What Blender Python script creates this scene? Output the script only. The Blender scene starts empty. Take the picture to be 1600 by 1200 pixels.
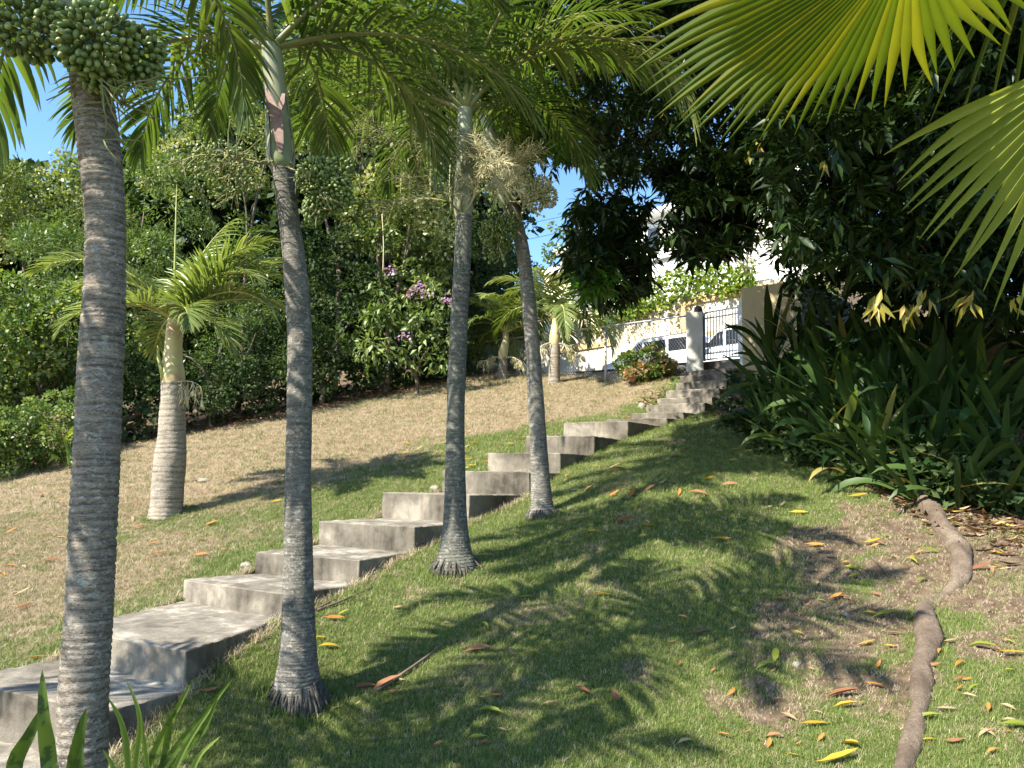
import bpy, math, random
import numpy as np
from mathutils import Vector, Matrix
random.seed(7); RNG = np.random.default_rng(11)
SC = bpy.context.scene
COL = SC.collection
# ------------------------------------------------------------------ camera
FPX = 1200.0
PITCH = math.radians(7.5); ROLL = math.radians(1.2)
Fv = np.array([0, math.cos(PITCH), math.sin(PITCH)])
U0 = np.array([0, -math.sin(PITCH), math.cos(PITCH)])
R0 = np.array([1.0, 0, 0])
Rv = math.cos(ROLL)*R0 + math.sin(ROLL)*U0
Uv = math.cos(ROLL)*U0 - math.sin(ROLL)*R0
cam = bpy.data.cameras.new('camera'); camo = bpy.data.objects.new('camera', cam); COL.objects.link(camo)
cam.sensor_width = 36; cam.lens = 36*FPX/1600.0; cam.clip_start = .05; cam.clip_end = 500
camo.matrix_world = Matrix(((Rv[0],Uv[0],-Fv[0],0),(Rv[1],Uv[1],-Fv[1],0),(Rv[2],Uv[2],-Fv[2],0),(0,0,0,1)))
SC.camera = camo
# ------------------------------------------------------------------ light
SUN_AZ = np.array([-.80, -.60]); SUN_AZ = SUN_AZ/np.linalg.norm(SUN_AZ); SUN_EL = math.radians(44)
W = bpy.data.worlds.new("World"); SC.world = W; W.use_nodes = True
nt = W.node_tree; nt.nodes.clear()
sky = nt.nodes.new('ShaderNodeTexSky'); sky.sky_type = 'NISHITA'; sky.sun_disc = False
sky.sun_elevation = SUN_EL; sky.sun_rotation = math.atan2(SUN_AZ[0], SUN_AZ[1])
sky.air_density = 1.0; sky.dust_density = 0.3; sky.ozone_density = 1.6; sky.altitude = 100
hs = nt.nodes.new('ShaderNodeHueSaturation'); hs.inputs['Saturation'].default_value = 1.18
nt.links.new(sky.outputs[0], hs.inputs['Color'])
bg = nt.nodes.new('ShaderNodeBackground'); bg.inputs[1].default_value = 0.125
wo = nt.nodes.new('ShaderNodeOutputWorld')
nt.links.new(hs.outputs[0], bg.inputs[0]); nt.links.new(bg.outputs[0], wo.inputs[0])
sun = bpy.data.lights.new('sun', 'SUN'); sun.energy = 5.0; sun.angle = math.radians(.53); sun.color = (1, .93, .80)
suno = bpy.data.objects.new('sun', sun); COL.objects.link(suno)
sd = Vector((-SUN_AZ[0]*math.cos(SUN_EL), -SUN_AZ[1]*math.cos(SUN_EL), -math.sin(SUN_EL)))
suno.rotation_euler = sd.to_track_quat('-Z', 'Y').to_euler()
SC.view_settings.view_transform = 'Standard'; SC.view_settings.look = 'None'
SC.view_settings.exposure = 1.5; SC.view_settings.gamma = 1; SC.view_settings.use_curve_mapping = False
SC.render.engine = 'CYCLES'
SC.cycles.max_bounces = 8; SC.cycles.diffuse_bounces = 4; SC.cycles.transmission_bounces = 4; SC.cycles.glossy_bounces = 2
SC.cycles.use_denoising = True
# ------------------------------------------------------------------ pixel -> world
def ray(px, py):
    return Fv + (px-800)/FPX*Rv + (600-py)/FPX*Uv
def P(px, py, Y):
    d = ray(px, py); return d*(Y/d[1])
def fpx(p):                       # metres per pixel at point p
    return float(np.dot(p, Fv))/FPX
# ------------------------------------------------------------------ noise
def _h(i, j, s):
    n = (i.astype(np.int64)*374761393 + j.astype(np.int64)*668265263 + s*982451653) & 0xffffffff
    n = ((n ^ (n >> 13))*1274126177) & 0xffffffff
    return ((n ^ (n >> 16)) & 0xffff)/65535.0
def vn(x, y, s=0):
    x = np.asarray(x, float); y = np.asarray(y, float)
    i = np.floor(x); j = np.floor(y); u = x-i; v = y-j
    u = u*u*(3-2*u); v = v*v*(3-2*v)
    a = _h(i, j, s); b = _h(i+1, j, s); c = _h(i, j+1, s); d = _h(i+1, j+1, s)
    return (a*(1-u)+b*u)*(1-v) + (c*(1-u)+d*u)*v
def fbm(x, y, s=0, o=4):
    r = 0; a = .5; t = 0
    for k in range(o):
        r = r + a*vn(np.asarray(x)*2**k+17*k, np.asarray(y)*2**k-9*k, s+k); t += a; a *= .5
    return r/t
# ------------------------------------------------------------------ stairs data:  k, right px, right Y, left px, left Y, z top, riser px y unused
def zx(px, py, Y):
    return P(px, py, Y)
ST = []   # each: (R point, L point, z)
for (rx, ry, rY, lx, lY) in [
    (60,1262,3.2,-180,3.5),(165,1112,3.65,-80,4.15),(291,1017,4.1,100,4.62),(445,928,5.1,285,5.69),(562,875,5.7,398,6.18),(648,823,6.4,497,7.0),
    (734,773,7.3,597,7.8),(828,737,8.1,690,8.5),(876,708,8.75,762,9.1),(929,681,9.4,822,9.75),(981,658,10.2,880,10.6),
    (1042,653,11.0,947,11.4),(1068,644,11.3,985,11.7),(1102,629,11.6,1010,12.1),(1113,619,11.9,1026,12.4),(1124,606,12.2,1040,12.7),
    (1135,593,12.5,1056,13.05),(1141,582,12.8,1062,13.35),(1148,574,13.0,1071,13.6),(1158,560,13.3,1077,14.0)]:
    Rp = P(rx, ry, rY); Lp = P(lx, ry, lY); Lp[2] = Rp[2]
    ST.append((Rp, Lp, Rp[2]))
def stair_z(x, y):
    """height of the ground line along the stairs; s = projection on the flight"""
    pass
# ------------------------------------------------------------------ terrain
FP = P(1072, 570, 13.95)[:2]; FD = np.array([-.69, .724]); FN = np.array([.724, .69])     # fence line
_c = []
for i in range(1, len(ST)):
    R_, L_, z_ = ST[i]; zp = ST[i-1][2] + .015
    _c.append((R_[0], R_[1], zp)); _c.append((L_[0], L_[1], zp))
for (px, py, Y) in [(465,1098,4.25),(712,888,5.9),(848,806,7.2),(262,805,8.3),(0,745,11.5),(180,700,12.9),(440,655,14.2),(740,590,17.2),(850,573,17.8),
                    (866,598,15.4),(1005,592,14.6),(785,592,17.0),(1200,722,8.0),(1300,742,7.2),(1600,800,5.9),(1400,780,6.4),(950,600,15.0),(600,620,15.8),
                    (1600,1100,3.6),(1200,1100,4.05),(1500,950,4.7),(1100,800,6.5),(1030,760,7.1),(640,690,11.5)]:
    p = P(px, py, Y); _c.append(tuple(p))
_c.append((-1.65, 2.95, -1.5)); _c.append((0, 0, -1.7)); _c.append((-6, 2, -1.9)); _c.append((4, 1, -1.5)); _c.append((-10, 6, -1.6))
_c = np.array(_c)
def plane(x, y): return -2.19 + .27*y + .12*x
_A = np.c_[_c[:, 0], _c[:, 1]]
_res = _c[:, 2]-plane(_c[:, 0], _c[:, 1])
def _K(d): return np.exp(-(d/.9)**2) + .6*np.exp(-(d/2.6)**2)
_Km = _K(np.linalg.norm(_A[:, None]-_A[None], axis=2)); _w = np.linalg.solve(_Km + .06*np.eye(len(_A)), _res)
def zt(x, y):
    x = np.asarray(x, float); y = np.asarray(y, float); sh = x.shape
    X = x.ravel(); Y = y.ravel()
    z = plane(X, Y)
    for (a, b), w in zip(_A, _w):
        z = z + w*_K(np.hypot(X-a, Y-b))
    # flatten far below / behind the camera and far sides
    z = np.where(Y < 0, np.maximum(z, -2.4), z)
    # behind the fence: the rising street
    q = (X-FP[0])*FN[0] + (Y-FP[1])*FN[1]; q = q-.25
    s = (X-FP[0])*FD[0] + (Y-FP[1])*FD[1]
    base = 2.35 + .02*np.clip(s, -10, 12)
    t = np.clip(q/.8, 0, 1); t = t*t*(3-2*t)
    road = base + .115*np.clip(q, 0, 16.5) + .25*np.clip(q-19, 0, 40)
    tl = np.clip((8+14*np.clip((q-1)/4, 0, 1)-s)/3, 0, 1)
    z = z*(1-t*tl) + road*t*tl
    z = np.where((q > 0) & (tl < 1), np.minimum(z, z), z)
    z = z + .025*(fbm(X*1.1, Y*1.1, 3)-.5) + .012*(fbm(X*6, Y*6, 5)-.5)
    for i, (Rp, Lp, zz) in enumerate(ST):     # the cut the flight sits in
        if i+1 < len(ST): R2, L2 = ST[i+1][0], ST[i+1][1]
        else: R2 = Rp+np.array([.8,1.1,0]); L2 = Lp+np.array([.8,1.1,0])
        Q4 = [Lp, Rp, R2, L2]; dm = np.full(X.shape, 9.0)
        for k in range(4):
            a, c = Q4[k], Q4[(k+1) % 4]; l = np.hypot(c[0]-a[0], c[1]-a[1]); d_ = ((c[0]-a[0])*(Y-a[1])-(c[1]-a[1])*(X-a[0]))/l
            if k in (0, 2): d_ = d_+.12
            dm = np.minimum(dm, d_)
        z = np.where(dm > .05, np.minimum(z, (ST[i-1][2] if i else zz-.2)-.08), z)
    return z.reshape(sh)
def G(px, py, lo=1.0, hi=40.0):
    d = ray(px, py); d = d/d[1]
    ys = np.linspace(lo, hi, 1600); zr = d[2]*ys; zg = zt(d[0]*ys, ys)
    b = np.where(zr < zg)[0]
    y = ys[b[0]] if len(b) else hi
    return np.array([d[0]*y, y, float(zt(np.array([d[0]*y]), np.array([y]))[0])])
def zg1(x, y): return float(zt(np.array([float(x)]), np.array([float(y)]))[0])
# side of the stairs: + to the camera's right
_mid = np.array([[(a[0]+b[0])/2, (a[1]+b[1])/2] for a, b, _ in ST])
def stair_side(x, y):
    """signed distance from the centre line of the flight (+ = east side)"""
    x = np.asarray(x, float); y = np.asarray(y, float)
    cx = np.interp(y, _mid[:, 1], _mid[:, 0], left=None, right=None)
    lo = y < _mid[0, 1]; cx = np.where(lo, _mid[0, 0]-(_mid[0, 1]-y)*.62, cx)
    hi = y > _mid[-1, 1]; cx = np.where(hi, _mid[-1, 0]+(y-_mid[-1, 1])*.5, cx)
    return (x-cx)*.85
# ------------------------------------------------------------------ masks for turf (true ground cover, not light)
BEDP = [P(1130,640,11.2), P(1150,690,9.0), P(1210,722,8.0), P(1270,738,7.5), P(1340,775,6.7), P(1420,800,6.2), P(1520,815,5.8), P(1600,830,5.5), P(1800,840,5.2), P(2300,860,4.6)]
BEDX = np.array([p[0] for p in BEDP]); BEDY = np.array([p[1] for p in BEDP])
def bed_dist(x, y):
    """>0 inside the planted bed (beyond its front edge)"""
    yb = np.interp(x, BEDX, BEDY, left=12.0)
    return np.where(x > BEDX[0]-.1, y-yb, -9.0)
HP = [P(-400,760,10.0), P(0,745,11.5), P(180,700,12.9), P(440,655,14.3), P(600,622,15.8), P(740,592,17.2), P(800,580,18.2)]
HX = np.array([p[0] for p in HP]); HY = np.array([p[1] for p in HP])
def hedge_dist(x, y):
    yb = np.interp(x, HX, HY, left=9.0, right=30.0); return y-yb
_gx = [(1260,1010,.55),(1200,1100,.4),(1340,960,.5),(1120,1090,.25),(1300,850,.45),(1000,1050,.2),(1050,690,.3),(1480,900,.5),(1240,870,.35),(1420,1060,.3),(1560,855,.7),(1380,815,.6),(1570,950,.45),(1310,895,.5),(1400,905,.5),(1225,960,.3),(1330,1070,.5),(1290,960,.4),(1540,1010,.3)]
SOILP = [(G(a, b), r) for a, b, r in _gx]
def masks(x, y):
    sd_ = stair_side(x, y)
    n1 = fbm(x*.9, y*.9, 21); n2 = fbm(x*3.1, y*3.1, 31); n3 = fbm(x*9, y*9, 41)
    west = np.clip((-sd_-.3)/1.2, 0, 1)
    # turf on the west side is dry, greener close to the upper steps
    dry = west*(.90-.72*np.exp(-((sd_+1.4)/1.2)**2)*np.clip((y-7.2)/1.5, 0, 1)*np.clip((13-y)/2, 0, 1)) + (1-west)*(.08+.26*np.clip((x-.2)/2.0, 0, 1)*np.clip((6.5-y)/2, 0, 1))
    dry = dry + (n1-.5)*.9 + (n2-.5)*.7*(1-.3*west) + (n3-.5)*.35
    dry = np.clip(dry, 0, 1)
    soil = np.zeros_like(x)
    for c, r in SOILP:
        soil = np.maximum(soil, np.exp(-((x-c[0])**2+((y-c[1])*.8)**2)/(r*r))*.78)
    soil = soil + (n2-.5)*.7 + (n3-.5)*.4
    soil = np.clip((soil-.35)*2.0, 0, 1)
    b = bed_dist(x, y); soil = np.maximum(soil, np.clip((b+.45+(n2-.5)*1.0)*1.6, 0, 1)*(x > BEDX[0]-.1))
    hd = hedge_dist(x, y); soil = np.maximum(soil, np.clip((hd+.1+(n2-.5)*.8)*2, 0, 1))
    return dry, soil
# ------------------------------------------------------------------ mesh helpers
def mesh_np(name, V, F, mat=None, rnd=None, smooth=False, attrs=None):
    """F: (n,k) int array or list of such arrays"""
    if not isinstance(F, list): F = [F]
    F = [np.asarray(f, dtype=np.int32) for f in F if len(f)]
    V = np.asarray(V, dtype=np.float32)
    me = bpy.data.meshes.new(name)
    me.vertices.add(len(V)); me.vertices.foreach_set('co', V.ravel())
    idx = np.concatenate([f.ravel() for f in F]); me.loops.add(len(idx)); me.loops.foreach_set('vertex_index', idx)
    st = []; o = 0
    for f in F:
        st.append(o + np.arange(len(f), dtype=np.int32)*f.shape[1]); o += f.size
    st = np.concatenate(st); me.polygons.add(len(st)); me.polygons.foreach_set('loop_start', st.astype(np.int32))
    if smooth: me.polygons.foreach_set('use_smooth', np.ones(len(st), dtype=bool))
    me.update(calc_edges=True)
    if rnd is not None:
        a = me.attributes.new('rnd', 'FLOAT', 'POINT'); a.data.foreach_set('value', np.asarray(rnd, dtype=np.float32))
    for k, v in (attrs or {}).items():
        a = me.attributes.new(k, 'FLOAT', 'POINT'); a.data.foreach_set('value', np.asarray(v, dtype=np.float32))
    if mat: me.materials.append(mat)
    return me
def link(name, me, parent=None, loc=None):
    o = bpy.data.objects.new(name, me); COL.objects.link(o)
    if parent is not None: o.parent = parent
    if loc is not None: o.location = loc
    return o
def tag(o, label=None, cat=None, group=None, kind=None):
    if label: o['label'] = label
    if cat: o['category'] = cat
    if group: o['group'] = group
    if kind: o['kind'] = kind
    return o
def thing(name, label, cat, loc=(0,0,0), group=None):
    o = bpy.data.objects.new(name, None); COL.objects.link(o); o.location = loc; o.empty_display_size = .1
    return tag(o, label, cat, group)
class MB:
    """joins simple solids into one mesh; coordinates are world, relative to an origin"""
    def __init__(s, org=(0,0,0)): s.V = []; s.F = []; s.n = 0; s.o = np.array(org, float)
    def add(s, V, F):
        V = np.asarray(V, float)-s.o; s.V.append(V); s.F += [tuple(int(i)+s.n for i in f) for f in F]; s.n += len(V)
    def box(s, c, ax, ay, az):
        c, ax, ay, az = [np.asarray(q, float) for q in (c, ax, ay, az)]
        V = [c+i*ax+j*ay+k*az for k in (-1, 1) for j in (-1, 1) for i in (-1, 1)]
        s.add(V, [(0,2,3,1),(4,5,7,6),(0,1,5,4),(2,6,7,3),(0,4,6,2),(1,3,7,5)])
    def prism(s, poly, ext):
        """poly: list of 3D points, extruded by ext"""
        n = len(poly); poly = [np.asarray(p, float) for p in poly]; e = np.asarray(ext, float)
        s.add(poly+[p+e for p in poly], [tuple(range(n))[::-1], tuple(range(n, 2*n))]+[(i, (i+1) % n, (i+1) % n+n, i+n) for i in range(n)])
    def tube(s, pts, rad, k=6):
        V, F = tube_np(np.asarray(pts, float), rad, k); s.add(V, F)
    def mesh(s, name, mat, smooth=False):
        me = bpy.data.meshes.new(name); me.from_pydata([tuple(v) for v in np.concatenate(s.V)], [], s.F)
        if smooth: me.polygons.foreach_set('use_smooth', [True]*len(me.polygons))
        if mat: me.materials.append(mat)
        me.update(); return me
def nrm(v):
    v = np.asarray(v, float); return v/np.maximum(np.linalg.norm(v, axis=-1, keepdims=True), 1e-9)
def tube_np(pts, rad, k=6, cap=True):
    n = len(pts); rad = np.broadcast_to(np.asarray(rad, float), (n,))
    T = nrm(np.gradient(pts, axis=0)); up = np.array([0, 0, 1.0]) if abs(T[0, 2]) < .9 else np.array([1.0, 0, 0])
    V = []; a = nrm(np.cross(T[0], up))
    for i in range(n):
        a = nrm(a-T[i]*np.dot(a, T[i])); b = np.cross(T[i], a)
        th = np.arange(k)*2*math.pi/k
        V.append(pts[i]+rad[i]*(np.cos(th)[:, None]*a+np.sin(th)[:, None]*b))
    V = np.concatenate(V); F = []
    for i in range(n-1):
        for j in range(k):
            F.append((i*k+j, i*k+(j+1) % k, (i+1)*k+(j+1) % k, (i+1)*k+j))
    if cap: F += [tuple(range(k))[::-1], tuple((n-1)*k+j for j in range(k))]
    return V, F
def catmull(pts, n):
    pts = np.asarray(pts, float); m = len(pts); t = np.linspace(0, m-1, n); i = np.clip(t.astype(int), 0, m-2); u = (t-i)[:, None]
    p0 = pts[np.maximum(i-1, 0)]; p1 = pts[i]; p2 = pts[i+1]; p3 = pts[np.minimum(i+2, m-1)]
    return .5*((2*p1)+(-p0+p2)*u+(2*p0-5*p1+4*p2-p3)*u*u+(-p0+3*p1-3*p2+p3)*u**3)
def scatter(tv, tf, pos, D, N, scale, wscale=None):
    """copies template verts tv (x = width, y = along leaf, z = normal) at pos, along D with normal N"""
    D = nrm(D); X = nrm(np.cross(D, N)); Nn = np.cross(X, D)
    ws = scale if wscale is None else wscale
    V = pos[:, None, :] + (tv[None, :, 0, None]*X[:, None, :]*np.reshape(ws, (-1, 1, 1)) + (tv[None, :, 1, None]*D[:, None, :] + tv[None, :, 2, None]*Nn[:, None, :])*np.reshape(scale, (-1, 1, 1)))
    n = len(pos); F = (tf[None]+np.arange(n)[:, None, None]*len(tv)).reshape(-1, tf.shape[1])
    return V.reshape(-1, 3), F
def rdir(n):
    v = RNG.normal(size=(n, 3)); return nrm(v)
T_DIAMOND = (np.array([[0,0,0],[.28,.5,.06],[0,1,0],[-.28,.5,.06]]), np.array([[0,1,2,3]]))
T_LEAF = (np.array([[0,0,0],[.13,.4,.05],[0,.42,-.01],[-.13,.4,.05],[0,1,-.12]]), np.array([[0,1,2],[0,2,3],[2,1,4],[3,2,4]]))
# ------------------------------------------------------------------ materials
def nodes_of(name):
    m = bpy.data.materials.new(name); m.use_nodes = True; t = m.node_tree; t.nodes.clear(); return m, t
def N(t, typ, **kw):
    n = t.nodes.new(typ)
    for k, v in kw.items():
        if k == 'op': n.operation = v
        else: setattr(n, k, v)
    return n
def L(t, a, b): t.links.new(a, b)
def ramp(t, fac, stops):
    r = t.nodes.new('ShaderNodeValToRGB'); e = r.color_ramp.elements
    while len(e) < len(stops): e.new(.5)
    for k, (p, c) in enumerate(stops): e[k].position = p; e[k].color = (*c, 1)
    if fac is not None: L(t, fac, r.inputs[0])
    return r.outputs[0]
def noise(t, scale, detail=4, vec=None, rough=.55, dist=0):
    n = t.nodes.new('ShaderNodeTexNoise'); n.inputs['Scale'].default_value = scale; n.inputs['Detail'].default_value = detail
    n.inputs['Roughness'].default_value = rough; n.inputs['Distortion'].default_value = dist
    if vec is not None: L(t, vec, n.inputs['Vector'])
    return n.outputs[0]
def mapping(t, sc, src='Object'):
    c = t.nodes.new('ShaderNodeTexCoord'); m = t.nodes.new('ShaderNodeMapping'); m.inputs['Scale'].default_value = sc
    L(t, c.outputs[src], m.inputs[0]); return m.outputs[0]
def mixc(t, fac, a, b, mode='MIX'):
    m = t.nodes.new('ShaderNodeMix'); m.data_type = 'RGBA'; m.blend_type = mode
    for k, v in ((0, fac), (6, a), (7, b)):
        if isinstance(v, (int, float)): m.inputs[k].default_value = v
        elif isinstance(v, tuple): m.inputs[k].default_value = (*v, 1)
        else: L(t, v, m.inputs[k])
    return m.outputs[2]
def mth(t, op, a, b=0.0):
    m = t.nodes.new('ShaderNodeMath'); m.operation = op
    for k, v in ((0, a), (1, b)):
        if isinstance(v, (int, float)): m.inputs[k].default_value = v
        else: L(t, v, m.inputs[k])
    return m.outputs[0]
def bump(t, h, strength=.5, dist=.02, nrmi=None):
    b = t.nodes.new('ShaderNodeBump'); b.inputs['Strength'].default_value = strength; b.inputs['Distance'].default_value = dist
    L(t, h, b.inputs['Height'])
    if nrmi is not None: L(t, nrmi, b.inputs['Normal'])
    return b.outputs[0]
def bsdf(t, col, rough=.8, spec=.3, nor=None, metal=0, out=True):
    p = t.nodes.new('ShaderNodeBsdfPrincipled')
    if isinstance(col, tuple): p.inputs['Base Color'].default_value = (*col, 1)
    else: L(t, col, p.inputs['Base Color'])
    if isinstance(rough, (int, float)): p.inputs['Roughness'].default_value = rough
    else: L(t, rough, p.inputs['Roughness'])
    p.inputs['Specular IOR Level'].default_value = spec; p.inputs['Metallic'].default_value = metal
    if nor is not None: L(t, nor, p.inputs['Normal'])
    if out:
        o = t.nodes.new('ShaderNodeOutputMaterial'); L(t, p.outputs[0], o.inputs[0])
    return p
def leaf_mat(name, stops, trans=.35, rough=.42, spec=.4, tcol=None, obj_rnd=False, spots=None):
    m, t = nodes_of(name)
    if obj_rnd: f = N(t, 'ShaderNodeObjectInfo').outputs['Random']
    else: f = N(t, 'ShaderNodeAttribute', attribute_name='rnd').outputs['Fac']
    col = ramp(t, f, stops)
    nz = noise(t, 6, 3, mapping(t, (1, 1, 1)))
    col = mixc(t, .35, col, mixc(t, nz, (.35, .35, .35), (1.25, 1.25, 1.25)), 'MULTIPLY')
    if spots:
        n2 = noise(t, spots[0], 3, mapping(t, (1, 1, 1))); k = ramp(t, n2, [(spots[1], (0, 0, 0)), (spots[1]+.06, (1, 1, 1))])
        col = mixc(t, k, col, spots[2])
    p = bsdf(t, col, rough, spec, out=False)
    tr = N(t, 'ShaderNodeBsdfTranslucent')
    tc = mixc(t, 1.0, col, tcol or (1.5, 1.45, .55), 'MULTIPLY'); L(t, tc, tr.inputs[0])
    mx = N(t, 'ShaderNodeMixShader'); mx.inputs[0].default_value = trans
    L(t, p.outputs[0], mx.inputs[1]); L(t, tr.outputs[0], mx.inputs[2])
    o = N(t, 'ShaderNodeOutputMaterial'); L(t, mx.outputs[0], o.inputs[0])
    return m
M = {}
M['hedge_broad'] = leaf_mat('broad_leaf', [(0, (.05,.09,.018)), (.5, (.11,.18,.035)), (.85, (.18,.26,.06)), (1, (.32,.36,.16))], .35)
M['hedge_fine'] = leaf_mat('feathery_leaf', [(0, (.05,.09,.02)), (.6, (.10,.17,.04)), (1, (.17,.25,.08))], .35)
M['hedge_pale'] = leaf_mat('pale_leaf', [(0, (.08,.12,.025)), (.5, (.18,.24,.06)), (.85, (.32,.36,.14)), (1, (.46,.46,.28))], .3)
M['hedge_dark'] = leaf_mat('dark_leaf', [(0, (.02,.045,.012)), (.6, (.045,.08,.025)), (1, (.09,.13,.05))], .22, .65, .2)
M['bush_bright'] = leaf_mat('bright_leaf', [(0, (.07,.12,.025)), (.5, (.13,.20,.05)), (1, (.26,.33,.12))], .3)
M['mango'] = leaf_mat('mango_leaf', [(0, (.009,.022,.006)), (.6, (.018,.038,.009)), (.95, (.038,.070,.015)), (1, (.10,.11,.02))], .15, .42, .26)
M['mango_bright'] = leaf_mat('mango_leaf_bright', [(0, (.05,.13,.015)), (1, (.12,.25,.03))], .4, .35, .5)
M['mango_yellow'] = leaf_mat('mango_leaf_yellow', [(0, (.17,.17,.025)), (.5, (.30,.27,.04)), (1, (.36,.24,.06))], .3, .4, .4, (1.2,1.1,.5))
M['palm'] = leaf_mat('palm_leaflet', [(0, (.05,.09,.02)), (.6, (.085,.14,.03)), (1, (.15,.21,.055))], .40, .36, .5)
M['palm_pale'] = leaf_mat('sunlit_old_palm_leaflet', [(0, (.11,.15,.04)), (.6, (.17,.21,.07)), (1, (.27,.30,.13))], .3, .4, .4)  # paler for age, with sunlight on the frond put into the colour
M['palm_young'] = leaf_mat('young_palm_leaflet', [(0, (.11,.165,.04)), (.6, (.19,.25,.07)), (1, (.34,.37,.15))], .34, .36, .5, (1.35,1.35,.6))
M['palm_dry'] = leaf_mat('dry_palm_leaflet', [(0, (.30,.22,.10)), (1, (.48,.38,.2))], .25, .7, .1, (1.1,1,.8))
M['fan'] = leaf_mat('fan_leaf_blade', [(0, (.07,.11,.015)), (.6, (.105,.14,.018)), (1, (.19,.195,.025))], .46, .38, .5, (1.3,1.3,.3), obj_rnd=True, spots=(3.0, .70, (.24,.17,.04)))
M['fan_pale'] = leaf_mat('fan_leaf_blade_pale', [(0, (.15,.20,.04)), (1, (.26,.30,.07))], .42, .38, .5, (1.5,1.4,.4), obj_rnd=True, spots=(3.0, .66, (.26,.20,.08)))
M['strap'] = leaf_mat('strap_leaf_blade', [(0, (.018,.045,.012)), (.6, (.032,.07,.018)), (1, (.06,.105,.025))], .22, .45, .3, obj_rnd=True)
M['strap_yellow'] = leaf_mat('strap_leaf_yellowing', [(0, (.25,.25,.07)), (1, (.36,.30,.10))], .3, .5, .3, (1.2,1.1,.6), obj_rnd=True)
M['strap_bright'] = leaf_mat('strap_leaf_sunlit_pale', [(0, (.13,.20,.04)), (1, (.24,.32,.08))], .35, .4, .5, obj_rnd=True)  # pale blades; in the bed their paleness stands in for sun flecks
M['snake'] = leaf_mat('snake_plant_leaf', [(0, (.07,.12,.02)), (1, (.13,.19,.03))], .25, .4, .5, obj_rnd=True, spots=(22, .52, (.035,.07,.015)))
M['vine'] = leaf_mat('vine_leaf', [(0, (.08,.15,.02)), (.6, (.17,.27,.03)), (1, (.32,.38,.06))], .35)
M['stem'] = None
def simple(name, col, rough=.7, spec=.3, metal=0, nz=None):
    m, t = nodes_of(name)
    if nz:
        f = noise(t, nz[0], 5, mapping(t, (1, 1, 1))); c = mixc(t, ramp(t, f, [(.3, (0,0,0)), (.7, (1,1,1))]), col, nz[1])
        bsdf(t, c, rough, spec, bump(t, f, .3, .01), metal)
    else: bsdf(t, col, rough, spec, None, metal)
    return m
M['bark'] = simple('bark', (.10,.075,.055), .9, .1, 0, (9, (.2,.165,.13)))
M['stem'] = simple('green_stem', (.12,.17,.05), .5, .4, 0, (14, (.2,.22,.08)))
M['petiole'] = simple('palm_rachis', (.13,.15,.045), .45, .4, 0, (8, (.2,.19,.07)))
M['petiole_young'] = simple('young_palm_rachis', (.24,.28,.07), .45, .4, 0, (8, (.34,.33,.12)))
M['cream'] = simple('flower_stalk_cream', (.42,.37,.20), .7, .2, 0, (20, (.58,.53,.34)))
M['cream_fruit'] = simple('unripe_fruit_cream', (.26,.26,.12), .5, .4, 0, (30, (.42,.40,.24)))
M['olive_stalk'] = simple('flower_stalk_olive', (.14,.145,.06), .7, .2, 0, (20, (.24,.235,.11)))
def trunk_mat(name, pale, dark, brown, ringed=60, lich=.62):
    m, t = nodes_of(name)
    st = mapping(t, (3, 3, 30)); iso = mapping(t, (1, 1, 1))
    n1 = noise(t, 2.2, 6, st, .65); n2 = noise(t, 3.2, 5, iso, .6); n3 = noise(t, 45, 3, iso, .7); n4 = noise(t, 14, 4, iso, .6)
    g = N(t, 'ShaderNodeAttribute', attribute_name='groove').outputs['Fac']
    c = mixc(t, ramp(t, n1, [(.34, (0,0,0)), (.62, (1,1,1))]), dark, pale)
    c = mixc(t, ramp(t, n2, [(.42, (0,0,0)), (.62, (1,1,1))]), c, mixc(t, n1, brown, pale))
    c = mixc(t, ramp(t, n4, [(lich, (0,0,0)), (lich+.08, (1,1,1))]), c, (.36,.36,.32))
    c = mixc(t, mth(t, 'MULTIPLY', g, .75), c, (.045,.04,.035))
    c = mixc(t, mth(t, 'MULTIPLY', n3, .45), c, mixc(t, .5, c, (.02,.02,.02)))
    n5 = noise(t, 34, 3, mapping(t, (1, 1, 1.6)), .75); n6 = noise(t, 75, 2, mapping(t, (1, 1, 2.5)), .7)
    c = mixc(t, mth(t, 'MULTIPLY', ramp(t, n5, [(.55, (0,0,0)), (.63, (1,1,1))]), .55), c, (.38,.37,.32)); c = mixc(t, mth(t, 'MULTIPLY', ramp(t, n6, [(.53, (0,0,0)), (.62, (1,1,1))]), .65), c, (.04,.036,.03))
    h = mth(t, 'ADD', mth(t, 'MULTIPLY', n1, 1.0), mth(t, 'ADD', mth(t, 'MULTIPLY', n3, .6), mth(t, 'MULTIPLY', n5, .6)))
    bsdf(t, c, .88, .2, bump(t, h, .8, .006)); return m
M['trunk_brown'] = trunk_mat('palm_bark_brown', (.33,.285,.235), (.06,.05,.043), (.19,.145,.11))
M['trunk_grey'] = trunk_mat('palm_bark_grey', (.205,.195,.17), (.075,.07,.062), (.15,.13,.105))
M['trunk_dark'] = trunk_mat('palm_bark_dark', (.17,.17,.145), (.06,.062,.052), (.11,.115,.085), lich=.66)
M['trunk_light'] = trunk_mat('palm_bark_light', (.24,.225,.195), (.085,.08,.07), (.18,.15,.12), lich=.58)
M['trunk_pale'] = trunk_mat('palm_bark_pale', (.40,.35,.28), (.21,.175,.135), (.33,.27,.2), lich=.58)
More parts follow.
